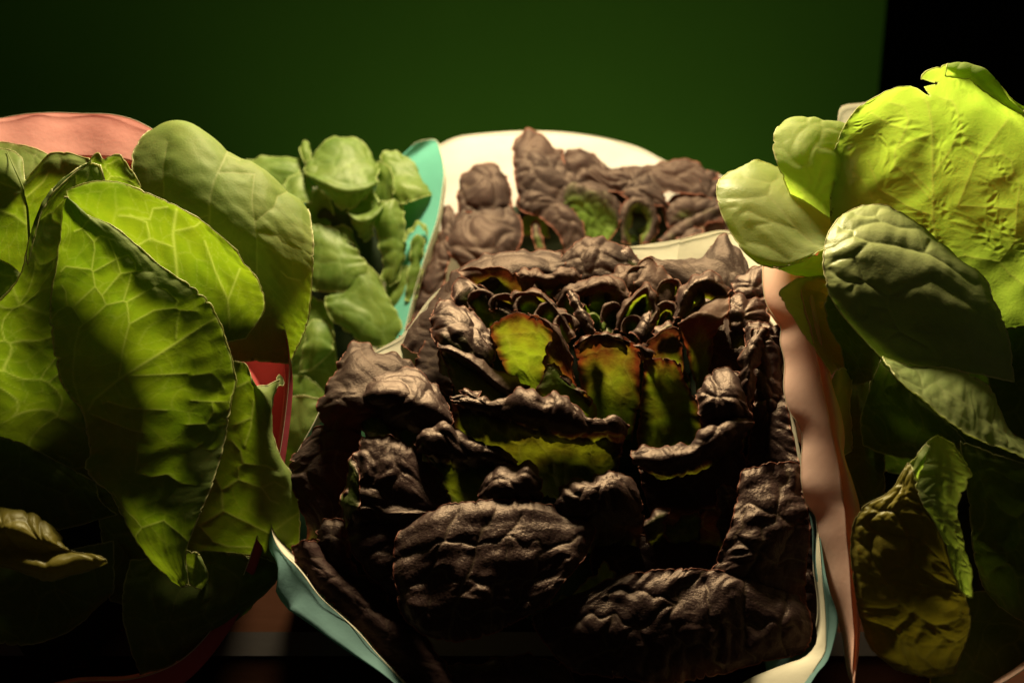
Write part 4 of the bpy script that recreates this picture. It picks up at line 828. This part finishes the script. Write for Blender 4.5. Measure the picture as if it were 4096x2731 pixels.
L([[(438, 347, -6), (466, 360, -12), (494, 383, -14), (518, 400, -12)], [(446, 366, -14), (468, 376, -22), (496, 396, -22), (524, 410, -14)], [(455, 392, -10), (480, 400, -16), (505, 410, -14), (530, 418, -8)]], red=[.6, .15, 0], cell=22, amp=1.4)
L([[(489, 327, -14), (497, 321, -16), (508, 314.5, -18), (520, 311, -20), (532, 315, -20), (544, 321, -18), (554, 331, -14)], [(491, 337, -8), (512, 329, -14), (534, 333, -14), (555, 342, -10)], [(496, 350, -4), (516, 348, -4), (536, 352, -4), (552, 360, -4)], [(503, 366, 4), (522, 366, 6), (536, 372, 4), (546, 374, 2)], [(516, 388, 8), (530, 388, 8), (544, 392, 6)]], red=[.52, .40, .32, .28, .22], cell=20, amp=1.8, vw=.7, mat=MAT['rosy'])
L([[(527, 312, -18), (536, 315, -18), (546, 319, -18), (558, 328, -18), (566, 341, -18)], [(540, 318, -24), (550, 324, -26), (560, 335, -26), (570, 352, -24)], [(551, 330, -20), (557, 338, -28), (564, 350, -30), (573, 367, -26)], [(549, 342, -22), (556, 350, -30), (564, 361, -30), (575, 378, -26)], [(544, 356, -18), (554, 362, -24), (564, 372, -24), (577, 386, -22)]], red=[.8, .95, .9, .8, .6], cell=14, amp=1.2, mat=MAT['rosy'])
L([[(574, 344, -14), (583, 336, -16), (593, 332.5, -18), (606, 332.5, -18), (620, 335, -18), (632, 341, -16), (641, 347, -14)], [(575, 352, -10), (600, 344, -14), (622, 347, -14), (641, 357, -10)], [(578, 370, -4), (603, 365, -6), (626, 370, -6), (640, 378, -4)], [(582, 392, 2), (606, 392, 2), (628, 396, 0), (640, 402, 0)], [(588, 420, 6), (610, 420, 6), (634, 425, 4)]], red=[.85, .66, .5, .35, .25], cell=22, amp=1.6, vw=.7, mat=MAT['rosy'])
L([[(573, 346, -16), (583, 337.5, -18), (594, 333, -20), (607, 333, -20), (621, 336, -20), (632, 342, -18)], [(574, 347, -22), (584, 339, -24), (595, 335, -26), (607, 335, -26), (620, 338, -26), (631, 344, -22)], [(576, 346.5, -18), (586, 340, -18), (596, 336.5, -18), (607, 336.5, -18), (619, 339, -18), (629, 344, -16)]], cell=8, amp=.5)
L([[(547, 364, -28), (551, 362, -28), (557, 366, -28), (564, 373, -30)], [(541, 380, -34), (552, 376, -36), (564, 380, -36), (576, 386, -34)], [(536, 392, -34), (552, 391, -38), (570, 390, -38), (588, 396, -34)], [(538, 402, -30), (558, 404, -32), (580, 404, -32), (596, 404, -28)]], red=[.25, .2, .35, .1], cell=12, amp=2.2, mat=MAT['rosy'])
L([[(564, 373, -30), (572, 381, -32), (582, 390, -32), (594, 400, -28)], [(560, 376, -36), (570, 385, -38), (580, 393, -38), (592, 402, -32)], [(562, 381, -34), (572, 389, -34), (582, 397, -34), (590, 404, -30)]], cell=8, amp=.7)
L([[(640, 345, -18), (652, 337, -16), (664, 329, -14), (677, 327, -12), (680, 332, -12)], [(645, 352, -16), (658, 346, -14), (670, 342, -12), (682, 342, -10)], [(654, 362, -10), (665, 360, -8), (675, 360, -8), (684, 362, -6)]], red=[.85, .7, .4], cell=18, amp=1.0, mat=m_)
L([[(651, 333, -6), (660, 325, -2), (670, 321, 0), (678, 326, -4)], [(655, 334, -14), (664, 328, -12), (672, 325, -10), (678, 328, -12)]], cell=9, amp=1, red=[.8, .6])
L([[(631, 345, -22), (640, 344.5, -22), (648, 348, -22), (653, 357, -20)], [(636, 348, -28), (643, 348, -30), (649, 352, -28), (652, 359, -24)], [(641, 354, -24), (645, 355, -26), (649, 358, -24), (652, 361, -22)]], cell=9, amp=.8)
L([[(644, 359, -24), (655, 357.5, -26), (667, 357.5, -26), (680, 362, -24)], [(643, 374, -20), (662, 374, -24), (684, 378, -22)], [(640, 403, -16), (668, 403, -20), (698, 405, -18)], [(637, 440, -8), (668, 442, -10), (704, 442, -8)]], red=[.6, .42, .36, .3], cell=20, amp=1.6, mat=MAT['rosy'])
L([[(686, 321, 10), (694, 312, 14), (703, 303, 18), (716, 296.5, 18), (730, 295, 16)], [(682, 322, 0), (698, 313, 0), (714, 306, 2), (730, 303, 4)], [(678, 323, -12), (689, 317, -14), (698, 314, -16), (707, 313, -16), (721, 317, -14), (728, 312, -8)], [(683, 340, -8), (698, 334, -12), (717, 330, -10)], [(690, 365, 0), (700, 360, -4), (712, 352, -2)], [(696, 388, 6), (703, 380, 2), (710, 372, 4)]], red=[1, 1, .95, .6, .35, .2], cell=24, amp=1.6, mat=MAT['rosy'])
L([[(673, 318, 16), (677, 303, 24), (680, 289, 30), (690, 277, 34), (702, 272, 36), (713, 272, 36), (724, 279, 30), (731, 290, 22)], [(676, 318, 6), (682, 303, 10), (688, 291, 12), (697, 283, 14), (706, 281, 14), (716, 283, 14), (728, 294, 12)], [(682, 318, 12), (688, 305, 20), (694, 295, 24), (702, 290, 26), (712, 291, 26), (726, 298, 20)]], cell=14, amp=2)
L([[(682, 320, 30), (700, 295, 40), (722, 298, 34)], [(690, 330, 20), (705, 315, 28), (725, 315, 24)]], cell=14, amp=2)
L([[(731, 284, 40), (738, 277, 44), (747, 272, 46), (758, 266, 46), (770, 262, 44)], [(733, 290, 28), (750, 281, 26), (771, 278, 30)], [(738, 300, 24), (754, 298, 20), (772, 298, 22)]], cell=16, amp=3.5)
L([[(728, 297, 12), (738, 294, 16), (750, 297, 16), (770, 296, 18)], [(727, 310, 0), (745, 310, -4), (768, 314, 4)], [(729, 328, -8), (748, 326, -10), (772, 328, -4)]], cell=17, amp=4)
L([[(742, 322, -8), (764, 322, -12), (784, 326, -14)], [(745, 344, -20), (767, 342, -28), (784, 346, -22)], [(750, 370, -30), (768, 369, -38), (785, 373, -32)], [(753, 395, -38), (770, 395, -46), (788, 398, -40)], [(752, 418, -44), (770, 420, -52), (794, 420, -46)], [(748, 445, -46), (772, 448, -52), (800, 448, -48)], [(745, 475, -50), (772, 478, -56), (802, 478, -52)]], cell=21, amp=5.0, seed=51)
L([[(752, 330, -24), (760, 326, -24), (768, 334, -24)], [(745, 346, -32), (755, 342, -38), (763, 350, -32)], [(738, 363, -36), (750, 358, -44), (758, 366, -36)], [(740, 381, -40), (748, 378, -48), (755, 385, -40)], [(738, 399, -40), (746, 400, -46), (753, 403, -40)]], cell=10, amp=1.8)
L([[(698, 394, -34), (702, 382, -32), (718, 369.5, -28), (731, 366, -28), (741, 374, -32)], [(697, 400, -46), (715, 390, -50), (734, 388, -50), (746, 394, -46)], [(698, 412, -54), (720, 406, -60), (738, 406, -60), (751, 412, -54)], [(700, 425, -50), (722, 422, -54), (750, 420, -50)]], cell=20, amp=4.5, seed=52)
L([[(631, 450, -52), (644, 447, -54), (657, 446, -56), (672, 445, -56), (690, 443, -58), (699, 431, -58), (714, 424, -56), (740, 418, -54), (753, 418, -52)], [(630, 454, -62), (650, 450, -68), (672, 449, -70), (690, 446, -70), (704, 433, -70), (720, 427, -66), (740, 421, -62), (753, 421, -56)], [(633, 461, -66), (650, 461, -74), (670, 459, -76), (694, 452, -76), (710, 442, -74), (724, 434, -70), (742, 427, -64), (753, 424, -56)], [(640, 467, -58), (660, 470, -64), (696, 464, -66), (720, 450, -64), (746, 436, -56)]], cell=15, amp=3.0, seed=53)
L([[(638, 466, -54), (690, 462, -58), (742, 436, -52)], [(645, 498, -56), (698, 498, -64), (748, 480, -60)], [(655, 522, -54), (700, 525, -60), (745, 520, -60)]], cell=28, amp=2)
# the long rolled margin across the front
L([[(450, 398, -56), (475, 396, -52), (498, 401, -52), (510, 393.5, -52), (521, 388, -52), (534, 390, -52), (543, 396, -52), (555, 392, -54), (566, 395, -56), (573, 402, -60), (586, 416, -62), (600, 419, -62), (617, 417, -58), (627, 424, -54)],
   [(450, 399, -60), (475, 400, -60), (498, 403, -64), (510, 399, -68), (522, 395, -70), (535, 397, -72), (545, 402, -72), (560, 400, -74), (574, 409, -74), (588, 420, -72), (602, 421, -68), (616, 420, -64), (629, 428, -56)],
   [(453, 402, -60), (476, 405, -62), (496, 409, -66), (510, 413, -72), (524, 414, -76), (540, 415, -78), (556, 417, -78), (572, 422, -78), (588, 427, -74), (602, 426, -70), (614, 425, -66), (626, 436, -58)],
   [(458, 405, -54), (478, 408, -56), (498, 414, -58), (520, 420, -64), (545, 425, -68), (570, 430, -68), (590, 431, -66), (606, 429, -62), (623, 442, -52)]], cell=19, amp=3.6, fine=.55, seed=61)
L([[(452, 402, -56), (500, 414, -58), (545, 424, -62), (590, 430, -60), (622, 436, -52)], [(454, 424, -52), (500, 436, -54), (545, 446, -56), (590, 450, -54), (622, 452, -48)], [(462, 450, -44), (505, 462, -44), (550, 470, -46), (590, 476, -44), (618, 470, -40)]], red=[.6, .42, .4], cell=24, amp=2.4)
L([[(459, 392, -48), (463, 388, -48), (472, 389, -46), (480, 394, -44)], [(464, 394, -54), (470, 393, -56), (480, 397, -54)], [(470, 400, -56), (478, 401, -58), (486, 404, -56)]], cell=10, amp=1)
L([[(414, 442, -60), (417, 433, -58), (425, 428, -58), (434, 428, -58), (440, 422, -58), (450, 423, -58), (458, 430, -58), (472, 440, -60), (486, 444, -60), (498, 449, -58), (517, 461, -54)], [(415, 446, -70), (424, 436, -74), (436, 434, -76), (446, 430, -76), (458, 437, -76), (474, 446, -74), (490, 450, -72), (504, 455, -66), (518, 464, -58)], [(418, 449, -70), (430, 449, -78), (445, 450, -80), (460, 455, -80), (480, 455, -76), (500, 458, -70), (518, 468, -60)], [(424, 452, -62), (440, 455, -68), (462, 459, -70), (485, 459, -66), (505, 463, -60)]], cell=15, amp=3.0, fine=.55, seed=62)
L([[(424, 452, -58), (462, 458, -62), (505, 462, -56)], [(434, 472, -58), (465, 477, -62), (505, 478, -58)], [(448, 492, -54), (480, 498, -58), (510, 496, -54)]], red=[.35, .1, 0], cell=22, amp=2)
# left side
L([[(357, 390, -26), (366, 378, -20), (380, 370.5, -14), (396, 368, -14), (408, 366, -14), (418, 369, -16), (428, 377, -20), (446, 402, -32)], [(354, 396, -38), (372, 384, -42), (400, 381, -42), (424, 388, -44), (452, 414, -46)], [(357, 401, -46), (376, 396, -56), (402, 398, -58), (428, 408, -58), (452, 424, -54)], [(361, 404, -40), (380, 412, -50), (408, 420, -54), (436, 432, -54)]], cell=26, amp=3.6, seed=71)
L([[(359, 410, -40), (370, 404, -38), (386, 414, -40)], [(358, 421, -48), (372, 421, -50), (392, 430, -50)], [(365, 432, -46), (380, 437, -48), (402, 440, -48)]], red=[.5, .3, .2], cell=16, amp=1.6)
L([[(395, 408, -40), (425, 420, -46), (452, 430, -46)], [(398, 428, -46), (425, 438, -52), (448, 446, -50)], [(400, 446, -48), (420, 452, -52), (440, 456, -50)]], red=[.4, .15, .3], cell=22, amp=1.6)
L([[(343, 352, 6), (349, 344, 14), (359, 341.5, 18), (369, 344, 16), (377, 351, 10), (392, 353, 8), (410, 360, 4), (418, 366, 0)], [(337, 366, -12), (356, 360, -18), (384, 364, -18), (412, 373, -16)], [(326, 386, -28), (345, 383, -38), (370, 387, -40), (402, 393, -36)], [(317, 408, -42), (340, 404, -54), (362, 408, -54), (388, 414, -46)], [(322, 425, -44), (345, 422, -52), (366, 422, -48)]], cell=34, amp=3.4, mat=m_, seed=72)
L([[(304, 442, -30), (314, 431, -26), (325, 424, -24), (338, 419.5, -24), (350, 418, -26), (362, 421, -30)], [(292, 457, -46), (318, 444, -50), (340, 439, -50), (362, 442, -48)], [(288, 474, -58), (315, 469, -66), (340, 467, -66), (358, 470, -60)], [(294, 495, -64), (318, 494, -72), (340, 494, -72), (352, 500, -66)], [(304, 516, -62), (322, 512, -66), (344, 512, -66)]], cell=30, amp=3.2, mat=m_, seed=73, lin=(-34, -66))
L([[(362, 437, -50), (380, 435, -50), (402, 440, -54), (420, 454, -58), (442, 476, -62)], [(354, 452, -66), (378, 451, -74), (402, 458, -78), (422, 471, -80), (444, 490, -76)], [(351, 476, -78), (375, 477, -88), (400, 484, -92), (426, 494, -92), (452, 502, -84)], [(343, 502, -84), (365, 500, -92), (395, 506, -96), (430, 512, -94), (466, 516, -86)], [(346, 518, -80), (372, 514, -84), (400, 516, -88), (432, 520, -86)]], cell=26, amp=3.6, seed=74, red=[1, 1, 1, .8, .9], lin=(-60, -92))
L([[(352, 452, -70), (357, 462, -80), (360, 475, -86)], [(347, 475, -78), (353, 482, -88), (360, 492, -92)], [(341, 500, -84), (348, 504, -94), (360, 508, -96)], [(343, 518, -84), (350, 520, -90), (358, 520, -90)]], red=[.5, .1, .05, .5], cell=14, amp=1.2)
L([[(346, 520, -84), (388, 520, -90), (440, 525, -90)], [(349, 545, -94), (388, 545, -104), (432, 548, -102)], [(364, 568, -96), (390, 572, -104), (416, 582, -102)], [(386, 592, -92), (402, 597, -96), (416, 604, -96)]], cell=24, amp=3, lin=(-88, -106))
L([[(318, 524, -74), (324, 518, -72), (334, 517, -72), (345, 520, -74)], [(317, 540, -86), (332, 537, -92), (350, 542, -90)], [(324, 558, -88), (338, 557, -94), (354, 562, -92)], [(332, 572, -84), (344, 572, -88), (358, 574, -86)]], cell=20, amp=3.2, mat=m_, lin=(-76, -90))
L([[(293, 549, -66), (304, 541, -66), (318, 540, -68)], [(292, 556, -74), (304, 551, -78), (317, 550, -76)], [(294, 563, -72), (306, 561, -76), (317, 558, -74)]], cell=12, amp=2.4, mat=m_)
L([[(328, 580, -82), (342, 573, -82), (358, 574, -84), (380, 584, -88), (402, 599, -92)], [(326, 592, -94), (355, 592, -104), (382, 605, -106), (404, 616, -102)], [(334, 612, -96), (364, 620, -102), (396, 632, -100)]], cell=26, amp=2.6, lin=(-86, -102))
# puckered tufts low in front
L([[(481, 488, -76), (488, 474, -72), (496, 465, -70), (504, 463.5, -70), (513, 467, -72), (521, 462, -72), (530, 458, -70), (537, 464, -72)], [(478, 496, -88), (496, 481, -94), (514, 480, -96), (528, 474, -94), (540, 478, -86)], [(484, 503, -90), (502, 495, -98), (520, 492, -98), (544, 492, -88)], [(494, 506, -82), (512, 503, -86), (540, 504, -82)]], cell=19, amp=4.2, fine=.6, seed=81)
L([[(493, 503, -84), (505, 501, -84), (518, 500.5, -84), (534, 503, -84), (549, 513, -82)], [(491, 508, -96), (512, 506, -102), (533, 508, -100), (549, 515, -90)], [(498, 515, -96), (515, 517, -102), (533, 518, -98), (548, 518, -90)], [(505, 524, -84), (520, 526, -86), (545, 526, -84)]], cell=15, amp=2.2, fine=.6, seed=82)
L([[(552, 504, -80), (558, 497, -80), (563, 487, -78), (570, 480, -78), (580, 477.5, -78), (590, 481, -80), (598, 475, -80), (608, 470.5, -80), (618, 471, -80), (628, 476, -80), (635, 487, -80)], [(552, 509, -92), (567, 496, -100), (582, 490, -102), (598, 488, -104), (614, 486, -102), (632, 494, -96), (642, 506, -88)], [(556, 516, -94), (576, 510, -104), (598, 508, -106), (622, 508, -100), (644, 516, -92)], [(562, 524, -84), (600, 526, -90), (642, 532, -84)]], cell=21, amp=4.8, fine=.6, seed=83)
L([[(640, 522, -82), (647, 516, -84), (657, 509, -84), (671, 507, -82)], [(642, 529, -90), (655, 521, -94), (669, 515, -88)], [(646, 535, -86), (656, 532, -90), (664, 526, -86)]], cell=12, amp=1.6, red=[.6, .5, .6])
L([[(660, 527, -74), (682, 516, -74), (699, 510.5, -74)], [(664, 532, -82), (685, 524, -84), (700, 516, -78)], [(668, 542, -74), (688, 536, -74), (702, 526, -72)]], cell=14, amp=1.6, red=[.4, .3, .3])
L([[(718, 486, -68), (727, 484, -70), (734, 487, -68)], [(717, 505, -76), (727, 503, -84), (736, 505, -76)], [(718, 525, -76), (727, 525, -84), (736, 526, -76)], [(722, 547, -70), (728, 547, -76), (735, 547, -70)]], cell=12, amp=3.0)
L([[(742, 470, 0), (756, 466, 0), (770, 462, 0), (800, 462, 0)], [(736, 500, -78), (752, 494, -78), (768, 491, -78), (803, 490, -76)], [(732, 520, -92), (765, 514, -100), (808, 510, -92)], [(720, 550, -100), (760, 544, -110), (810, 540, -104)], [(710, 580, -102), (755, 578, -112), (806, 575, -108)], [(724, 598, -92), (760, 602, -100), (806, 602, -98)]], cell=28, amp=2.4, crease=.13, wob=3.2, puck=(17, 2.6), ripple=2.2, vw=.7, fine=.9, ruf=1.2, seed=84, veins=[[(790, 470), (775, 510), (758, 550), (735, 590)], [(775, 510), (750, 505), (736, 512)], [(758, 550), (735, 540), (724, 552)], [(775, 510), (792, 525), (808, 528)], [(758, 550), (782, 562), (806, 560)], [(746, 572), (770, 592), (785, 602)], [(750, 505), (735, 540)], [(792, 525), (782, 562)]], lin=(-82, -90, -98, -106, -112, -112))
L([[(412, 522, 0), (440, 506, 0), (490, 499, 0), (540, 502, 0), (582, 520, 0)], [(398, 532, -84), (440, 522, -84), (490, 518, -84), (540, 520, -84), (595, 526, -84)], [(393, 560, -108), (440, 548, -116), (490, 543, -120), (540, 543, -118), (588, 552, -108)], [(396, 590, -120), (440, 583, -130), (485, 580, -134), (530, 577, -130), (572, 573, -118)], [(404, 618, -120), (435, 617, -128), (480, 614, -132), (520, 604, -126), (556, 592, -116)], [(424, 634, -114), (455, 641, -118), (490, 634, -120), (520, 619, -116), (546, 605, -112)]], cell=30, amp=2.6, crease=.13, wob=3.2, puck=(17, 2.6), ripple=2.2, vw=.7, fine=1.0, ruf=1.2, seed=91, veins=[[(496, 510), (478, 545), (464, 580), (452, 615), (447, 636)], [(478, 545), (448, 540), (420, 552), (402, 556)], [(464, 580), (430, 572), (408, 588)], [(452, 615), (430, 612), (415, 620)], [(478, 545), (508, 540), (545, 546), (580, 540)], [(464, 580), (500, 580), (530, 580), (560, 566)], [(452, 615), (490, 612), (520, 605), (545, 595)], [(508, 540), (500, 580), (490, 612), (486, 632)], [(545, 546), (530, 580), (520, 605)], [(448, 540), (430, 572), (430, 612)], [(508, 540), (520, 515)], [(448, 540), (455, 515)]], ext=0, lin=(-94, -102, -111, -121, -130, -133))
L([[(548, 603, -104), (575, 590, -106), (605, 560, -98)], [(555, 610, -98), (585, 598, -98), (615, 570, -92)]], red=[0, 0], cell=20, amp=1)
L([[(572, 600, 0), (606, 580, 0), (650, 570, 0), (700, 568, 0), (748, 576, 0), (788, 594, 0)], [(532, 618, -96), (580, 606, -100), (640, 598, -100), (690, 590, -100), (745, 590, -98), (802, 598, -96)], [(540, 636, -124), (590, 627, -132), (645, 620, -136), (700, 616, -134), (755, 616, -130), (812, 620, -122)], [(556, 656, -132), (600, 652, -140), (650, 650, -144), (705, 648, -142), (760, 644, -138), (810, 642, -128)], [(573, 672, -124), (615, 677, -130), (663, 683, -134), (715, 675, -130), (765, 661, -126), (802, 654, -120)]], cell=30, amp=2.6, crease=.13, wob=3.2, puck=(17, 2.6), ripple=2.2, vw=.7, fine=1.0, ruf=1.2, seed=92, veins=[[(700, 572), (672, 600), (640, 628), (605, 652), (580, 664)], [(672, 600), (676, 640), (668, 678)], [(640, 628), (612, 616), (585, 618), (560, 630)], [(640, 628), (648, 655), (640, 676)], [(705, 580), (712, 620), (718, 668)], [(745, 580), (742, 625), (752, 660)], [(785, 596), (778, 625), (785, 655)], [(712, 620), (742, 625), (778, 625), (806, 632)], [(672, 600), (640, 590), (612, 592)], [(676, 640), (712, 645)], [(612, 616), (605, 652)]], ext=0, lin=(-114, -121, -128, -135, -138))
L([[(370, 638, -96), (410, 652, -102), (460, 664, -106), (530, 654, -108), (565, 664, -106)], [(383, 656, -108), (420, 670, -116), (465, 682, -120), (540, 675, -118), (580, 692, -116)], [(405, 690, -98), (440, 705, -104), (520, 715, -104), (590, 715, -104)]], cell=28, amp=2.4, ext=0, lin=(-90, -102, -110))
L([[(600, 530, -70), (660, 535, -70), (720, 545, -72)], [(590, 560, -84), (650, 570, -84), (715, 575, -84)], [(600, 600, -84), (650, 600, -84), (700, 600, -84)]], cell=30, amp=2.4)
L([[(290, 545, -66), (296, 562, -72), (319, 592, -82), (343, 614, -90), (364, 634, -96), (378, 650, -100), (400, 676, -104), (420, 695, -108)], [(305, 540, -68), (312, 556, -74), (334, 580, -86), (358, 602, -92), (380, 622, -98), (396, 640, -102), (420, 664, -106), (440, 690, -110)],
   [(325, 540, -50), (335, 556, -56), (355, 576, -64), (380, 596, -70), (400, 612, -76), (420, 630, -80), (440, 655, -84), (460, 690, -88)]], cell=24, amp=2.4, ext=0, zoff=-27)
L([[(782, 345, -16), (790, 420, -60), (804, 480, -84), (813, 520, -96), (819, 578, -112), (822, 610, -118), (820, 640, -122)], [(772, 345, -6), (776, 420, -56), (790, 480, -80), (800, 520, -92), (806, 578, -108), (808, 610, -114), (806, 636, -118)], [(752, 345, 10), (756, 420, -30), (766, 480, -54), (778, 520, -66), (782, 578, -80), (780, 610, -84), (776, 632, -88)]], cell=22, amp=2.6, ext=0)
L([[(440, 300, 70), (430, 330, 50), (415, 360, 30), (408, 385, 14)], [(458, 305, 64), (448, 335, 44), (438, 365, 24), (432, 390, 8)], [(475, 320, 56), (468, 345, 40), (458, 370, 24), (452, 395, 10)]], cell=20, amp=2.6, ext=0, mat=m_)
rim = [(680, 239, 92), (640, 245, 104), (540, 258, 116), (470, 268, 110), (432, 296, 90), (403, 334, 60), (360, 360, 30), (326, 396, 0), (316, 418, -14), (288, 470, -36), (272, 530, -60), (286, 556, -72), (293.7, 563, -76), (300, 570, -78), (318.6, 594.6, -86), (342, 616, -94), (362, 635.7, -100), (374.6, 650.6, -104), (387, 664, -108), (404.5, 683, -112), (450, 722, -124), (550, 750, -134), (680, 730, -140), (750, 705, -142), (805.6, 683, -144), (815, 667, -142), (825, 650.6, -138), (826, 634, -134), (825, 605, -128), (822, 577, -122), (815, 515, -104), (806, 480, -94), (794, 420, -70), (784, 340, -20), (770, 280, 30), (725, 230, 90), (680, 239, 92)]
rim = [(*p[:2], p[2] - (32 if i in range(11, 21) else 30 if i in range(22, 30) else 16 if i in (10, 21) else 0)) for i, p in enumerate(rim)]
dx = {11: (278, 575), 12: (276, 592), 13: (284, 603), 14: (293.7, 612), 15: (318.6, 629.4), 16: (337, 643), 17: (356, 656), 18: (374.6, 668), 19: (394.5, 683), 24: (810, 683), 25: (816.6, 672.7), 26: (827.6, 660), 27: (834.6, 639.5), 28: (838, 616), 29: (830, 592), 30: (818, 530)}
sk = [(*dx[i], p[2] - 9) if i in dx else (p[0] + (-3 if p[0] < 500 else 3), p[1] + 16, p[2] + 2) for i, p in enumerate(rim)]
inn = cone(rim, 570, 480, None, .93, {22: (700, 690, 30), 23: (738, 684, 26), 24: (762, 672, 22), 25: (785, 663, 20), 26: (806, 655, 18), 27: (817, 640, 14)})[1]
sleeve('paper_sleeve', 'blue teal paper cuff with cream lining wrapped round the big dark lettuce in front', rim, sk, inn, MAT['teal'], MAT['cream'], PAPER, seed=17)
